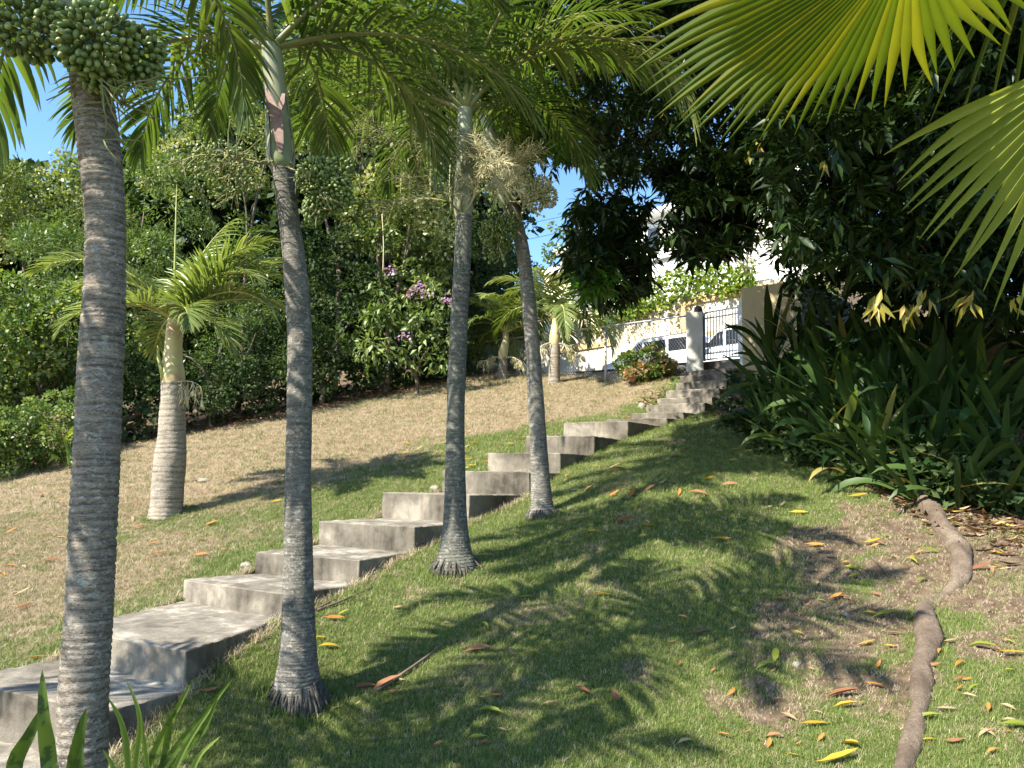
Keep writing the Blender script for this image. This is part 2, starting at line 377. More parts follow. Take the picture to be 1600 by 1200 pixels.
# crownshafts
def shaft_mat(name, a, b, c):
    m, t = nodes_of(name); v = mapping(t, (14, 14, 1.2)); n = noise(t, 1.4, 4, v); n2 = noise(t, 4, 3, mapping(t, (1,1,.6)))
    col = mixc(t, ramp(t, n, [(.35, (0,0,0)), (.65, (1,1,1))]), a, b); col = mixc(t, ramp(t, n2, [(.52, (0,0,0)), (.66, (1,1,1))]), col, c)
    bsdf(t, col, .45, .4, bump(t, n, .25, .005)); return m
M['shaft'] = shaft_mat('crownshaft_grey_green', (.19,.20,.115), (.26,.265,.165), (.15,.175,.07))
M['shaft_pink'] = simple('split_sheath_pink', (.17,.075,.075), .5, .4, 0, (16, (.27,.18,.14)))
M['shaft_young'] = shaft_mat('crownshaft_yellow', (.42,.40,.17), (.50,.42,.24), (.33,.20,.13))
# ================================================================== GROUND
def _axis(lo, a, b, hi, fine, coarse):
    m = np.arange(a, b, fine)
    l = a-np.cumsum(np.linspace(fine, coarse, 40)); l = l[l > lo][::-1]
    r = b+np.cumsum(np.linspace(fine, coarse, 40)); r = r[r < hi]
    return np.concatenate([[lo], l, m, r, [hi]])
gx = _axis(-60, -9, 7, 60, .075, 2.5); gy = _axis(-20, 1.5, 19, 90, .075, 2.5)
GX, GY = np.meshgrid(gx, gy); GZ = zt(GX, GY)
dryA, soilA = masks(GX.ravel(), GY.ravel())
# the turf is thin: sink the sheet a little under the concrete footprint is not needed, steps stand proud
nxg, nyg = len(gx), len(gy)
ii = (np.arange(nyg-1)[:, None]*nxg+np.arange(nxg-1)[None]).ravel()
GF = np.c_[ii, ii+1, ii+nxg+1, ii+nxg]
gm, t = nodes_of('turf_and_soil')
at_d = N(t, 'ShaderNodeAttribute', attribute_name='dry').outputs['Fac']; at_s = N(t, 'ShaderNodeAttribute', attribute_name='soil').outputs['Fac']
v = mapping(t, (1, 1, 1)); nf = noise(t, 55, 4, v, .7); nm = noise(t, 14, 4, v, .6); nb = noise(t, 190, 2, v, .6)
green = ramp(t, nf, [(.3, (.05,.062,.02)), (.5, (.10,.125,.038)), (.72, (.20,.20,.085))])
tan = ramp(t, nf, [(.3, (.10,.075,.045)), (.5, (.25,.19,.12)), (.7, (.44,.36,.24))])
soil = ramp(t, nm, [(.3, (.075,.054,.036)), (.5, (.145,.105,.07)), (.75, (.26,.205,.14))])
dm = ramp(t, mth(t, 'ADD', at_d, mth(t, 'MULTIPLY', mth(t, 'SUBTRACT', nm, .5), .9)), [(.35, (0,0,0)), (.65, (1,1,1))])
c = mixc(t, dm, green, tan)
sm = ramp(t, mth(t, 'ADD', at_s, mth(t, 'MULTIPLY', mth(t, 'SUBTRACT', nm, .5), .8)), [(.35, (0,0,0)), (.6, (1,1,1))])
c = mixc(t, sm, c, soil)
bsdf(t, c, .95, .1, bump(t, mth(t, 'ADD', nf, mth(t, 'MULTIPLY', nb, .6)), .9, .02))
M['ground'] = gm
lawn = link('lawn', mesh_np('lawn', np.c_[GX.ravel(), GY.ravel(), GZ.ravel()], GF, gm, smooth=True, attrs={'dry': dryA, 'soil': soilA}))
tag(lawn, kind='structure')
# street behind the fence
q = np.linspace(.9, 15.8, 24); s = np.linspace(-8, 16, 40); Q, S_ = np.meshgrid(q, s)
RX = FP[0]+FN[0]*Q+FD[0]*S_; RY = FP[1]+FN[1]*Q+FD[1]*S_; RZ = zt(RX, RY)+.06
ii = (np.arange(39)[:, None]*24+np.arange(23)[None]).ravel()
m_as = simple('asphalt', (.045,.045,.045), .9, .2, 0, (30, (.075,.072,.068)))
tag(link('street', mesh_np('street', np.c_[RX.ravel(), RY.ravel(), RZ.ravel()], np.c_[ii, ii+24, ii+25, ii+1], m_as, smooth=True)), kind='structure')
# ================================================================== STAIRS
m, t = nodes_of('weathered_concrete')
v = mapping(t, (1, 1, 1)); n1 = noise(t, 2.2, 6, v, .62, .3); n2 = noise(t, 9, 5, v, .65); n3 = noise(t, 90, 3, v, .7); vs = mapping(t, (16, 16, 1.5)); n4 = noise(t, 1, 4, vs, .6)
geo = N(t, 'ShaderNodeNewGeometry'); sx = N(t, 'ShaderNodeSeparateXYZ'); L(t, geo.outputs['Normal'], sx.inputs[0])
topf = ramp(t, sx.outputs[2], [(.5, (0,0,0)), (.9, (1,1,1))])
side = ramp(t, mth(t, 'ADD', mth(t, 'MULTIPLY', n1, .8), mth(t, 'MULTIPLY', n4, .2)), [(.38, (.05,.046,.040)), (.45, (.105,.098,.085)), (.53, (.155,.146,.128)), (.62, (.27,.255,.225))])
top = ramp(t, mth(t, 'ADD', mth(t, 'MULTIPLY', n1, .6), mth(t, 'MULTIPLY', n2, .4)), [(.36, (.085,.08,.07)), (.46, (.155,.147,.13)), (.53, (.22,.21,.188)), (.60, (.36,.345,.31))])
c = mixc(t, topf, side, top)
c = mixc(t, mth(t, 'MULTIPLY', ramp(t, n3, [(.5, (0,0,0)), (.75, (1,1,1))]), .45), c, (.08,.075,.065))
c = mixc(t, 1.0, c, (1.06,1.0,.92), 'MULTIPLY')
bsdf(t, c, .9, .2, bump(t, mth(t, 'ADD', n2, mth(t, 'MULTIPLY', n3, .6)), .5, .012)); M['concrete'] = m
stairs = thing('concrete_stairs', 'weathered grey concrete garden steps climbing the lawn to the iron gate', 'stairs', ST[2][0])
def bevel_mesh(me, w, seg=2):
    import bmesh
    bm = bmesh.new(); bm.from_mesh(me); bmesh.ops.recalc_face_normals(bm, faces=bm.faces)
    es = [e for e in bm.edges if len(e.link_faces) == 2 and e.calc_face_angle(0) > .5]
    bmesh.ops.bevel(bm, geom=es, offset=w, segments=seg, affect='EDGES', profile=.6); bm.to_mesh(me); bm.free()
def rough_block(poly, ztop, zbot, org, name, seed):
    """a cast block: top outline poly (4 xy points), worn edges and slightly uneven faces"""
    import bmesh
    bm = bmesh.new()
    vt = [bm.verts.new((p[0]-org[0], p[1]-org[1], ztop-org[2])) for p in poly]; vb = [bm.verts.new((p[0]-org[0], p[1]-org[1], zbot-org[2])) for p in poly]
    bm.faces.new(vt); bm.faces.new(vb[::-1])
    for i in range(4): bm.faces.new((vt[i], vb[i], vb[(i+1) % 4], vt[(i+1) % 4]))
    bmesh.ops.recalc_face_normals(bm, faces=bm.faces)
    bmesh.ops.bevel(bm, geom=list(bm.edges), offset=.007, segments=1, affect='EDGES')
    for k in range(5):
        lng = [e for e in bm.edges if e.calc_length() > .05]
        if lng: bmesh.ops.subdivide_edges(bm, edges=lng, cuts=1, use_grid_fill=True)
    for vtx in bm.verts:
        x, y, z = vtx.co+Vector(org)
        a = fbm(x*2.2+seed, y*2.2+z*2, seed); b = fbm(x*9+z*5, y*9-z*7, seed+3); e = fbm(x*26+z*11, y*26, seed+5, 2)
        d = (a-.5)*.014+(b-.5)*.012+(e-.5)*.011; d -= .012*max(0, fbm(x*13+z*9, y*13-z*8, seed+8, 2)-.62)/.2*(1 if vtx.is_boundary or any(f.calc_area() < .004 for f in vtx.link_faces) else 0)
        n = vtx.normal; vtx.co += n*d
    me = bpy.data.meshes.new(name); bm.to_mesh(me); bm.free(); me.materials.append(M['concrete'])
    me.polygons.foreach_set('use_smooth', [True]*len(me.polygons)); me.set_sharp_from_angle(angle=.5); return me
so = np.array(stairs.location)
for i, (Rp, Lp, z) in enumerate(ST):
    if i+1 < len(ST): R2, L2 = ST[i+1][0], ST[i+1][1]
    else:
        dd = nrm(np.array([.55, .83, 0])); R2 = Rp+dd*1.4; L2 = Lp+dd*1.4
    c0 = (Rp+Lp)/2; c1 = (R2+L2)/2; run = c1-c0; run[2] = 0; Ld = np.linalg.norm(run)+.22; rd = run/np.linalg.norm(run)
    zb = (ST[i-1][2] if i else z-.25)-.22
    poly = [Lp[:2], Rp[:2], (Rp+rd*Ld)[:2], (Lp+rd*Ld)[:2]]
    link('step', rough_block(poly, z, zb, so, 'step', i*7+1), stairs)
# ================================================================== TURF BLADES (instanced ground cover)
def clump(name, nb, rad, hmin, hmax, wid, lean, mat):
    V = []; F = []; r = []
    for i in range(nb):
        a = random.uniform(0, 6.28); d = rad*math.sqrt(random.random()); x, y = d*math.cos(a), d*math.sin(a)
        h = random.uniform(hmin, hmax); la = random.uniform(0, 6.28); ln = random.uniform(.2, 1)*lean*h; w = wid*random.uniform(.6, 1.2); wa = random.uniform(0, 6.28)
        wx, wy = w*math.cos(wa), w*math.sin(wa); lx, ly = ln*math.cos(la), ln*math.sin(la); k = len(V)
        V += [(x-wx, y-wy, -.004), (x+wx, y+wy, -.004), (x+lx*.45+wx*.7, y+ly*.45+wy*.7, h*.6), (x+lx*.45-wx*.7, y+ly*.45-wy*.7, h*.6), (x+lx, y+ly, h*random.uniform(.75, 1))]
        F += [(k, k+1, k+2, k+3)]; r += [random.random()]*5; F.append((k+3, k+2, k+4))
    me = bpy.data.meshes.new(name); me.from_pydata(V, [], F); at = me.attributes.new('rnd', 'FLOAT', 'POINT'); at.data.foreach_set('value', r); me.materials.append(mat); me.update()
    return bpy.data.objects.new(name, me)
def grass_mat(name, stops):
    m, t = nodes_of(name); f = N(t, 'ShaderNodeAttribute', attribute_name='rnd').outputs['Fac']
    f2 = N(t, 'ShaderNodeObjectInfo').outputs['Random']
    c = ramp(t, mth(t, 'ADD', mth(t, 'MULTIPLY', f, .6), mth(t, 'MULTIPLY', f2, .4)), stops)
    p = bsdf(t, c, .6, .25, out=False); tr = N(t, 'ShaderNodeBsdfTranslucent'); L(t, c, tr.inputs[0])
    mx = N(t, 'ShaderNodeMixShader'); mx.inputs[0].default_value = .3; L(t, p.outputs[0], mx.inputs[1]); L(t, tr.outputs[0], mx.inputs[2])
    o = N(t, 'ShaderNodeOutputMaterial'); L(t, mx.outputs[0], o.inputs[0]); return m
M['grass'] = grass_mat('turf_green', [(0, (.07,.115,.02)), (.4, (.14,.205,.045)), (.75, (.25,.30,.09)), (.9, (.40,.38,.18)), (1, (.56,.48,.28))])
M['straw'] = grass_mat('turf_dry', [(0, (.16,.135,.055)), (.3, (.30,.235,.14)), (.65, (.50,.405,.27)), (1, (.68,.58,.43))])
def instancer(name, pts, scl, proto):
    me = bpy.data.meshes.new(name); me.vertices.add(len(pts)); me.vertices.foreach_set('co', np.asarray(pts, np.float32).ravel())
    a = me.attributes.new('scl', 'FLOAT', 'POINT'); a.data.foreach_set('value', np.asarray(scl, np.float32))
    a = me.attributes.new('rotz', 'FLOAT_VECTOR', 'POINT')
    rr = np.zeros((len(pts), 3), np.float32); rr[:, 2] = RNG.random(len(pts))*6.28; rr[:, :2] = RNG.normal(0, .12, (len(pts), 2)); a.data.foreach_set('vector', rr.ravel())
    me.update(); o = link(name, me)
    g = bpy.data.node_groups.new(name, 'GeometryNodeTree')
    g.interface.new_socket('Geometry', in_out='INPUT', socket_type='NodeSocketGeometry'); g.interface.new_socket('Geometry', in_out='OUTPUT', socket_type='NodeSocketGeometry')
    gi = g.nodes.new('NodeGroupInput'); go = g.nodes.new('NodeGroupOutput'); ip = g.nodes.new('GeometryNodeInstanceOnPoints')
    oi = g.nodes.new('GeometryNodeObjectInfo'); oi.inputs[0].default_value = proto; oi.inputs['As Instance'].default_value = True
    a1 = g.nodes.new('GeometryNodeInputNamedAttribute'); a1.data_type = 'FLOAT'; a1.inputs[0].default_value = 'scl'
    a2 = g.nodes.new('GeometryNodeInputNamedAttribute'); a2.data_type = 'FLOAT_VECTOR'; a2.inputs[0].default_value = 'rotz'
    g.links.new(gi.outputs[0], ip.inputs['Points']); g.links.new(oi.outputs['Geometry'], ip.inputs['Instance'])
    g.links.new(a1.outputs[0], ip.inputs['Scale']); g.links.new(a2.outputs[0], ip.inputs['Rotation']); g.links.new(ip.outputs[0], go.inputs[0])
    md = o.modifiers.new('blades', 'NODES'); md.node_group = g
    return tag(o, kind='stuff')
def in_stairs(x, y):
    b = np.zeros(len(x), bool)
    for i, (Rp, Lp, z) in enumerate(ST):
        if i+1 < len(ST): R2, L2 = ST[i+1][0], ST[i+1][1]
        else: R2 = Rp+np.array([.8,1.1,0]); L2 = Lp+np.array([.8,1.1,0])
        Q4 = [Lp, Rp, R2, L2]; ins = np.ones(len(x), bool)
        for k in range(4):
            a, c = Q4[k], Q4[(k+1) % 4]; ins &= ((c[0]-a[0])*(y-a[1])-(c[1]-a[1])*(x-a[0])) > -.01
        b |= ins
    return b
def turf_points(n, y0, y1):
    # uniform in the wedge the camera sees, plus a margin
    y = np.sqrt(RNG.uniform(y0*y0, y1*y1, n)); x = RNG.uniform(-.78, .78, n)*(y+.5)
    return x, y
gpt = []; gsc = []; dpt = []; dsc = []
for (n, y0, y1, sc) in [(62000, 2.4, 5.2, .95), (64000, 5.2, 9.0, 1.25), (56000, 9.0, 18.5, 1.9)]:
    x, y = turf_points(n, y0, y1); d, s_ = masks(x, y); hd = hedge_dist(x, y); bd = bed_dist(x, y)
    q_ = (x-FP[0])*FN[0]+(y-FP[1])*FN[1]
    keep = ~in_stairs(x, y) & (RNG.random(n) > s_*.93) & (hd < .15) & (bd < .1) & ((q_ < .3) | (y < 12))
    x, y, d, s_ = x[keep], y[keep], d[keep], s_[keep]; z = zt(x, y)
    pd = np.clip((d-.30)*1.5+.16, .10, .80); pd = np.where(s_ > .5, .6, pd); isd = RNG.random(len(x)) < pd
    sc_ = sc*RNG.uniform(.7, 1.25, len(x))
    # neat turf: shorter where it is dry
    p = np.c_[x, y, z]
    gpt.append(p[~isd]); gsc.append(sc_[~isd]); dpt.append(p[isd]); dsc.append(sc_[isd]*.9)
gpt = np.concatenate(gpt); gsc = np.concatenate(gsc); dpt = np.concatenate(dpt); dsc = np.concatenate(dsc)
k = len(gpt)//2
instancer('green_grass', gpt[::2], gsc[::2], clump('grass_clump_fine', 16, .030, .010, .026, .0011, .9, M['grass']))
instancer('green_grass', gpt[1::2], gsc[1::2], clump('grass_clump_loose', 13, .036, .012, .032, .0012, 1.3, M['grass']))
instancer('dry_grass', dpt[::2], dsc[::2], clump('straw_clump_fine', 15, .030, .008, .026, .0014, 1.5, M['straw']))
instancer('dry_grass', dpt[1::2], dsc[1::2], clump('straw_clump_loose', 12, .032, .010, .034, .0013, 1.8, M['straw']))
# longer turf left by the mower against the concrete and the palms
ep = []
for i, (Rp, Lp, z) in enumerate(ST):
    if i+1 < len(ST): R2, L2 = ST[i+1][0], ST[i+1][1]
    else: break
    for a_, b_, sg_ in ((Rp, R2, 1), (Lp, L2, -1)):
        n_ = 90; tt_ = RNG.random(n_); d_ = b_-a_; nn_ = nrm(np.array([d_[1], -d_[0], 0]))*sg_; p_ = a_+d_*tt_[:, None]+nn_*np.abs(RNG.normal(.012, .035, n_))[:, None]; ep.append(p_[:, :2])
for (px_, py_, Y_, r_) in [(465,1098,4.25,.16),(712,888,5.9,.17),(848,806,7.2,.14),(262,805,8.3,.19),(128,1290,2.95,.13)]:
    g_ = P(px_, py_, Y_); a_ = RNG.random(130)*6.28; q_ = r_*RNG.uniform(.85, 1.5, 130); ep.append(np.c_[g_[0]+np.cos(a_)*q_, g_[1]+np.sin(a_)*q_])
ep = np.vstack(ep); ep = ep[~in_stairs(ep[:, 0], ep[:, 1])]; ez = zt(ep[:, 0], ep[:, 1]); k = len(ep)//3
instancer('long_grass', np.c_[ep, ez][k:], RNG.uniform(.8, 1.7, len(ep)-k), clump('grass_tuft', 12, .03, .02, .050, .0014, 1.0, M['grass']))
instancer('long_dry_grass', np.c_[ep, ez][:k], RNG.uniform(.8, 1.8, k), clump('straw_tuft', 12, .03, .016, .046, .0014, 1.5, M['straw']))
# crumbs of earth and gravel on the worn patches
x, y = turf_points(60000, 2.6, 9.0); d_, s_ = masks(x, y); kp = (s_ > .35) & ~in_stairs(x, y); x, y = x[kp], y[kp]
cm = simple('soil_crumb', (.12,.085,.055), .95, .1, 0, (8, (.28,.22,.16)))
import bmesh as _bm
b_ = _bm.new(); _bm.ops.create_icosphere(b_, subdivisions=1, radius=.006)
for v_ in b_.verts: v_.co *= random.uniform(.7, 1.3)
me_ = bpy.data.meshes.new('crumb'); b_.to_mesh(me_); b_.free(); me_.materials.append(cm)
instancer('gravel', np.c_[x, y, zt(x, y)+.001], RNG.uniform(.3, 1.5, len(x))**1.6, bpy.data.objects.new('crumb', me_))
# ================================================================== PALMS
def trunk_mesh(name, cl, mat, org, ring=.028, step=.0075, k=44, rootflare=True, gdepth=.035, seed=0, bulges=None):
    """cl: list of (point, radius) from base to top"""
    pts = np.array([c[0] for c in cl]); rad = np.array([c[1] for c in cl])
    Lt = np.linalg.norm(np.diff(pts, axis=0), axis=1).sum(); n = int(Lt/step)
    c = catmull(np.c_[pts, rad], n); pc = c[:, :3]; rc = c[:, 3]
    s = np.r_[0, np.cumsum(np.linalg.norm(np.diff(pc, axis=0), axis=1))]
    T = nrm(np.gradient(pc, axis=0)); th = np.arange(k)*2*math.pi/k
    a = nrm(np.cross(T, np.tile([0, 1.0, 0], (n, 1)))); b = np.cross(T, a)
    TH, S = np.meshgrid(th, s); ct, sn = np.cos(TH), np.sin(TH)
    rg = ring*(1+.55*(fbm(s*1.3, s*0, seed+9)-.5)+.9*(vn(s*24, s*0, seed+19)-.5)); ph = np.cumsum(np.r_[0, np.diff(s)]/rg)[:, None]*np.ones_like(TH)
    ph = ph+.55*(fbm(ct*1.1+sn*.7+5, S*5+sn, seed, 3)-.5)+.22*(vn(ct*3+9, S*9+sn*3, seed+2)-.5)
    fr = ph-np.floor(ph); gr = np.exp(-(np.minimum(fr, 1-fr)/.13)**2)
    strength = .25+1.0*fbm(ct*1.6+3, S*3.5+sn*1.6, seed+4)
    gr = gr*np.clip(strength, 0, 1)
    saw = (1-fr)*.5
    lump = (fbm(ct*1.2+2, S*2.2+sn*1.2, seed+6)-.5)*.10+(fbm(ct*5+2, S*16+sn*5, seed+7)-.5)*.06
    R = rc[:, None]*(1+lump-gdepth*gr+gdepth*.8*saw)
    if rootflare:
        fib = np.exp(-(S/.10)**2); R = R*(1+fib*(.10*(vn(ct*9+30, sn*9+S*6, seed+8)-.5)+.05*np.sin(TH*17)))
    V = pc[:, None, :]+R[:, :, None]*(ct[:, :, None]*a[:, None, :]+sn[:, :, None]*b[:, None, :])
    V = V.reshape(-1, 3)-np.asarray(org)
    i = np.arange(n-1)[:, None]*k; j = np.arange(k)[None]; F = np.stack([i+j, i+(j+1) % k, i+k+(j+1) % k, i+k+j], -1).reshape(-1, 4)
    topf = np.array([[ (n-1)*k+j for j in range(k)]])
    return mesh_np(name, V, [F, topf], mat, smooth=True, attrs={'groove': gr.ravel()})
def px_line(rows, extra_base=None):
    """rows (px, py, width px, Y) from base to top -> [(point, radius)]"""
    out = []
    for px, py, w, Y in rows:
        p = P(px, py, Y); out.append((p, w/2*fpx(p)))
    return out
DOWN = np.array([0, 0, -1.0])
def root_skirt(o, r, h, n, parent, mat, seed):
    rg = np.random.default_rng(seed); mb = MB(o); o = np.array(o)
    for i in range(n):
        a = rg.uniform(0, 6.283)+.25*rg.normal(); z0 = rg.uniform(.1, 1)**1.3*h; rr = r*(1.02-.25*z0/h); c, s_ = math.cos(a), math.sin(a); k = rg.uniform(.95, 1.12)+.35*max(0, rg.normal(0, .35))
        g = zg1(o[0]+c*r*k*1.05, o[1]+s_*r*k*1.05); p0 = o+[c*rr, s_*rr, z0]; p2 = np.array([o[0]+c*r*k*1.08, o[1]+s_*r*k*1.08, g-.01]); p1 = (p0+p2)/2+[c*.008, s_*.008, .01]
        mb.tube([p0, p1, p2], [.006, .007, .004], 4)
    return link('root_skirt', mb.mesh('root_skirt', mat, True), parent)
M['rootfib'] = simple('palm_root_fibre', (.04,.035,.03), .95, .1, 0, (40, (.13,.12,.105)))
def frond(name, base, az, el, length, bend, org, mat, pmat, parent, nl=46, lmax=.42, wl=.028, vee=.35, droop=1.0, twist=0.0, pet=.10, rr=.016, seed=0, gap=.0, sidebend=0.0, prof=None):
    rg = np.random.default_rng(seed+int(abs(az)*100)+int(length*1000))
    n = 40; s = np.linspace(0, 1, n); e = el-bend*s**1.35; A = az+sidebend*s**1.5
    D = np.c_[np.cos(e)*np.cos(A), np.cos(e)*np.sin(A), np.sin(e)]
    p = np.array(base)+np.r_[[[0,0,0]], np.cumsum((D[1:]+D[:-1])/2*(length/(n-1)), axis=0)]
    side = nrm(np.c_[-np.sin(A), np.cos(A), np.zeros(n)]); nor = nrm(np.cross(D, -side)); nor = np.where(nor[:, 2:3] < 0, -nor, nor) if el < 1.3 else nor
    tw = twist*s; cs, sn = np.cos(tw)[:, None], np.sin(tw)[:, None]; side2 = side*cs+nor*sn; nor2 = nor*cs-side*sn
    side, nor = side2, nor2
    rad = rr*np.interp(s, [0, .12, 1], [1.5, 1, .18])
    V, F = tube_np(p[::2]-np.asarray(org), rad[::2], 6); me = bpy.data.meshes.new(name); me.from_pydata([tuple(q) for q in V], [], F); me.materials.append(pmat)
    me.polygons.foreach_set('use_smooth', [True]*len(me.polygons)); r_ob = link(name, me, parent)
    # leaflets
    ts = np.linspace(pet, 1.0, nl); ts = np.concatenate([ts, ts]); sg = np.r_[np.ones(nl), -np.ones(nl)]
    ts = np.clip(ts+rg.normal(0, .004, 2*nl), pet, 1); m = len(ts)
    def at(a): return np.stack([np.interp(ts, s, a[:, c]) for c in range(3)], 1)
    bp = at(p); T = nrm(at(D)); S = nrm(at(side)); Nn = nrm(at(nor))
    ang = np.interp(ts, [0, .5, .9, 1], [1.15, .95, .55, .22])+rg.normal(0, .07, m)
    vv = vee+rg.normal(0, .12, m)
    d0 = nrm(np.cos(ang)[:, None]*T+np.sin(ang)[:, None]*(sg[:, None]*S*np.cos(vv)[:, None]+Nn*np.sin(vv)[:, None]))
    ll = lmax*np.interp(ts, [0, .12, .35, .75, 1], prof or [.45, .75, 1.0, .8, .42])*rg.uniform(.88, 1.08, m)
    K = 6; P_ = [bp]; d = d0; dr = droop*rg.uniform(.7, 1.3, m); Dl = [d0]
    for k in range(1, K):
        d = nrm(d+DOWN*(dr*.20*(k/K+.25))[:, None]); P_.append(P_[-1]+d*(ll/(K-1))[:, None]); Dl.append(d)
    w = wl*np.array([.45, .95, 1, .85, .55, .05]); Vs = []
    wdir0 = nrm(np.cross(d0, Nn))
    for k in range(K):
        wd = nrm(wdir0-Dl[k]*np.sum(wdir0*Dl[k], 1)[:, None]); nd = np.cross(wd, Dl[k]); nd = np.where((np.sum(nd*Nn, 1) < 0)[:, None], -nd, nd)
        h = w[k]*.5; Vs += [P_[k]-wd*h-nd*h*.35, P_[k]+nd*h*.1, P_[k]+wd*h-nd*h*.35]
    V = np.stack(Vs, 1)-np.asarray(org)
    f = []
    for k in range(K-1):
        o = 3*k; f += [(o, o+1, o+4, o+3), (o+1, o+2, o+5, o+4)]
    f = np.array(f); F = (f[None]+np.arange(m)[:, None, None]*(3*K)).reshape(-1, 4)
    keep = np.ones(m, bool)
    if gap: keep = rg.random(m) > gap; F = F.reshape(m, -1, 4)[keep].reshape(-1, 4)
    rn = np.repeat(np.clip(.5+rg.normal(0, .22, m), 0, 1), 3*K)
    lf = link('leaflets', mesh_np('leaflets', V.reshape(-1, 3), F, mat, rnd=rn, smooth=True), r_ob); tag(lf, kind='stuff')
    return r_ob
def shaft(cl, mat, org, parent, name='crownshaft', k=24, seed=0):
    pts = np.array([c[0] for c in cl]); rad = np.array([c[1] for c in cl]); c = catmull(np.c_[pts, rad], 46)
    V, F = tube_np(c[:, :3], c[:, 3], k); V = V-np.asarray(org)
    me = bpy.data.meshes.new(name); me.from_pydata([tuple(q) for q in V], [], F); me.materials.append(mat); me.polygons.foreach_set('use_smooth', [True]*len(me.polygons))
    return link(name, me, parent)
def branching(base, d0, length, n, spread, gen, rad, V_, seed, ends, grav=0.0):
    """a branched flower stalk: list of tubes"""
    rg = np.random.default_rng(seed)
    def grow(p, d, l, r, g):
        k = 5; pts = [p]
        for i in range(k): d = nrm(d+rg.normal(0, .13, 3)+np.array([0, 0, -grav*.1])); pts.append(pts[-1]+d*l/k)
        V_.append((np.array(pts), np.linspace(r, r*.55, k+1), 4 if g else 6))
        if g == 0: ends.append(pts[-1]); ends.append(pts[3]); return
        for j in range(n[g-1]):
            i = rg.integers(1, k+1); dd = nrm(d+rg.normal(0, spread, 3)); grow(pts[i], dd, l*rg.uniform(.5, .8), r*.6, g-1)
    grow(np.array(base, float), nrm(d0), length, rad, gen)
def stalk(name, base, d0, length, n, spread, gen, rad, mat, org, parent, seed=0, grav=0.0):
    tubes = []; ends = []; branching(base, d0, length, n, spread, gen, rad, tubes, seed, ends, grav)
    mb = MB(org)
    for p, r, k in tubes: mb.tube(p, r, k if k > 4 else 3)
    return link(name, mb.mesh(name, mat, True), parent), np.array(ends)
# fruit template
def fruit_np(lat=6, lon=8):
    V = [(0, 0, -1.0)]; F = []
    for i in range(1, lat):
        a = -math.pi/2+math.pi*i/lat; z = math.sin(a); r = math.cos(a)*(.70 if z > 0 else .66)
        if z > .7: r *= .8
        V += [(r*math.cos(j*2*math.pi/lon), r*math.sin(j*2*math.pi/lon), z) for j in range(lon)]
    V.append((0, 0, 1.12)); V = np.array(V); top = len(V)-1; tri = []; quad = []
    for j in range(lon):
        tri.append((0, 1+(j+1) % lon, 1+j)); o = 1+(lat-2)*lon; tri.append((top, o+j, o+(j+1) % lon))
        for i in range(lat-2): o = 1+i*lon; quad.append((o+j, o+(j+1) % lon, o+lon+(j+1) % lon, o+lon+j))
    return V, np.array(tri), np.array(quad)
FV, FT, FQ = fruit_np()
m, t = nodes_of('green_fruit_skin'); rn = N(t, 'ShaderNodeObjectInfo').outputs['Random']; c = ramp(t, rn, [(0, (.095,.135,.035)), (.6, (.15,.195,.055)), (.92, (.21,.25,.08)), (1, (.34,.38,.16))])
sz = N(t, 'ShaderNodeSeparateXYZ'); L(t, N(t, 'ShaderNodeTexCoord').outputs['Object'], sz.inputs[0]); bsdf(t, mixc(t, ramp(t, noise(t, 60, 3, mapping(t, (1,1,1))), [(.55,(0,0,0)),(.7,(1,1,1))]), c, (.16,.17,.07)), .42, .45); M['fruit'] = m
m, t = nodes_of('green_fruit_cluster'); rn = N(t, 'ShaderNodeAttribute', attribute_name='rnd').outputs['Fac']; bsdf(t, ramp(t, rn, [(0, (.07,.11,.025)), (.6, (.13,.18,.045)), (1, (.22,.27,.09))]), .45, .4); M['fruit_stuff'] = m
m, t = nodes_of('cream_fruit_cluster'); rn = N(t, 'ShaderNodeAttribute', attribute_name='rnd').outputs['Fac']; bsdf(t, ramp(t, rn, [(0, (.24,.23,.10)), (.5, (.38,.36,.18)), (1, (.55,.52,.32))]), .5, .4); M['fruit_cream'] = m
def rot_to(d):
    d = nrm(d); a = nrm(np.cross(d, np.tile([.3, .2, .93], (len(d), 1)))); b = np.cross(d, a); return np.stack([a, b, d], 2)
def fruit_mesh(name, pos, d, size, mat, org, parent):
    Rm = rot_to(d); sz_ = np.reshape(size, (-1, 1, 1)); V = (np.einsum('nij,vj->nvi', Rm, FV)*sz_+pos[:, None, :]).reshape(-1, 3)-np.asarray(org); n = len(pos); k = len(FV)
    off = (np.arange(n)*k)[:, None, None]
    me = mesh_np(name, V, [(FT[None]+off).reshape(-1, 3), (FQ[None]+off).reshape(-1, 4)], mat, rnd=np.repeat(RNG.random(n), k), smooth=True)
    o = link(name, me, parent); tag(o, kind='stuff'); return o
def dart(n, cen, rad, dmin, surf=True, seed=0, tries=40):
    rg = np.random.default_rng(seed); out = np.zeros((0, 3)); cen = np.array(cen); rad = np.array(rad)
    for _ in range(n*tries):
        v = rg.normal(size=3); v /= np.linalg.norm(v); r = rg.uniform(.82, 1.0) if surf else rg.uniform(.2, 1)**.5
        p = cen+v*rad*r
        if len(out) == 0 or np.min(np.sum((out-p)**2, 1)) > dmin*dmin: out = np.vstack([out, p])
        if len(out) >= n: break
    return out
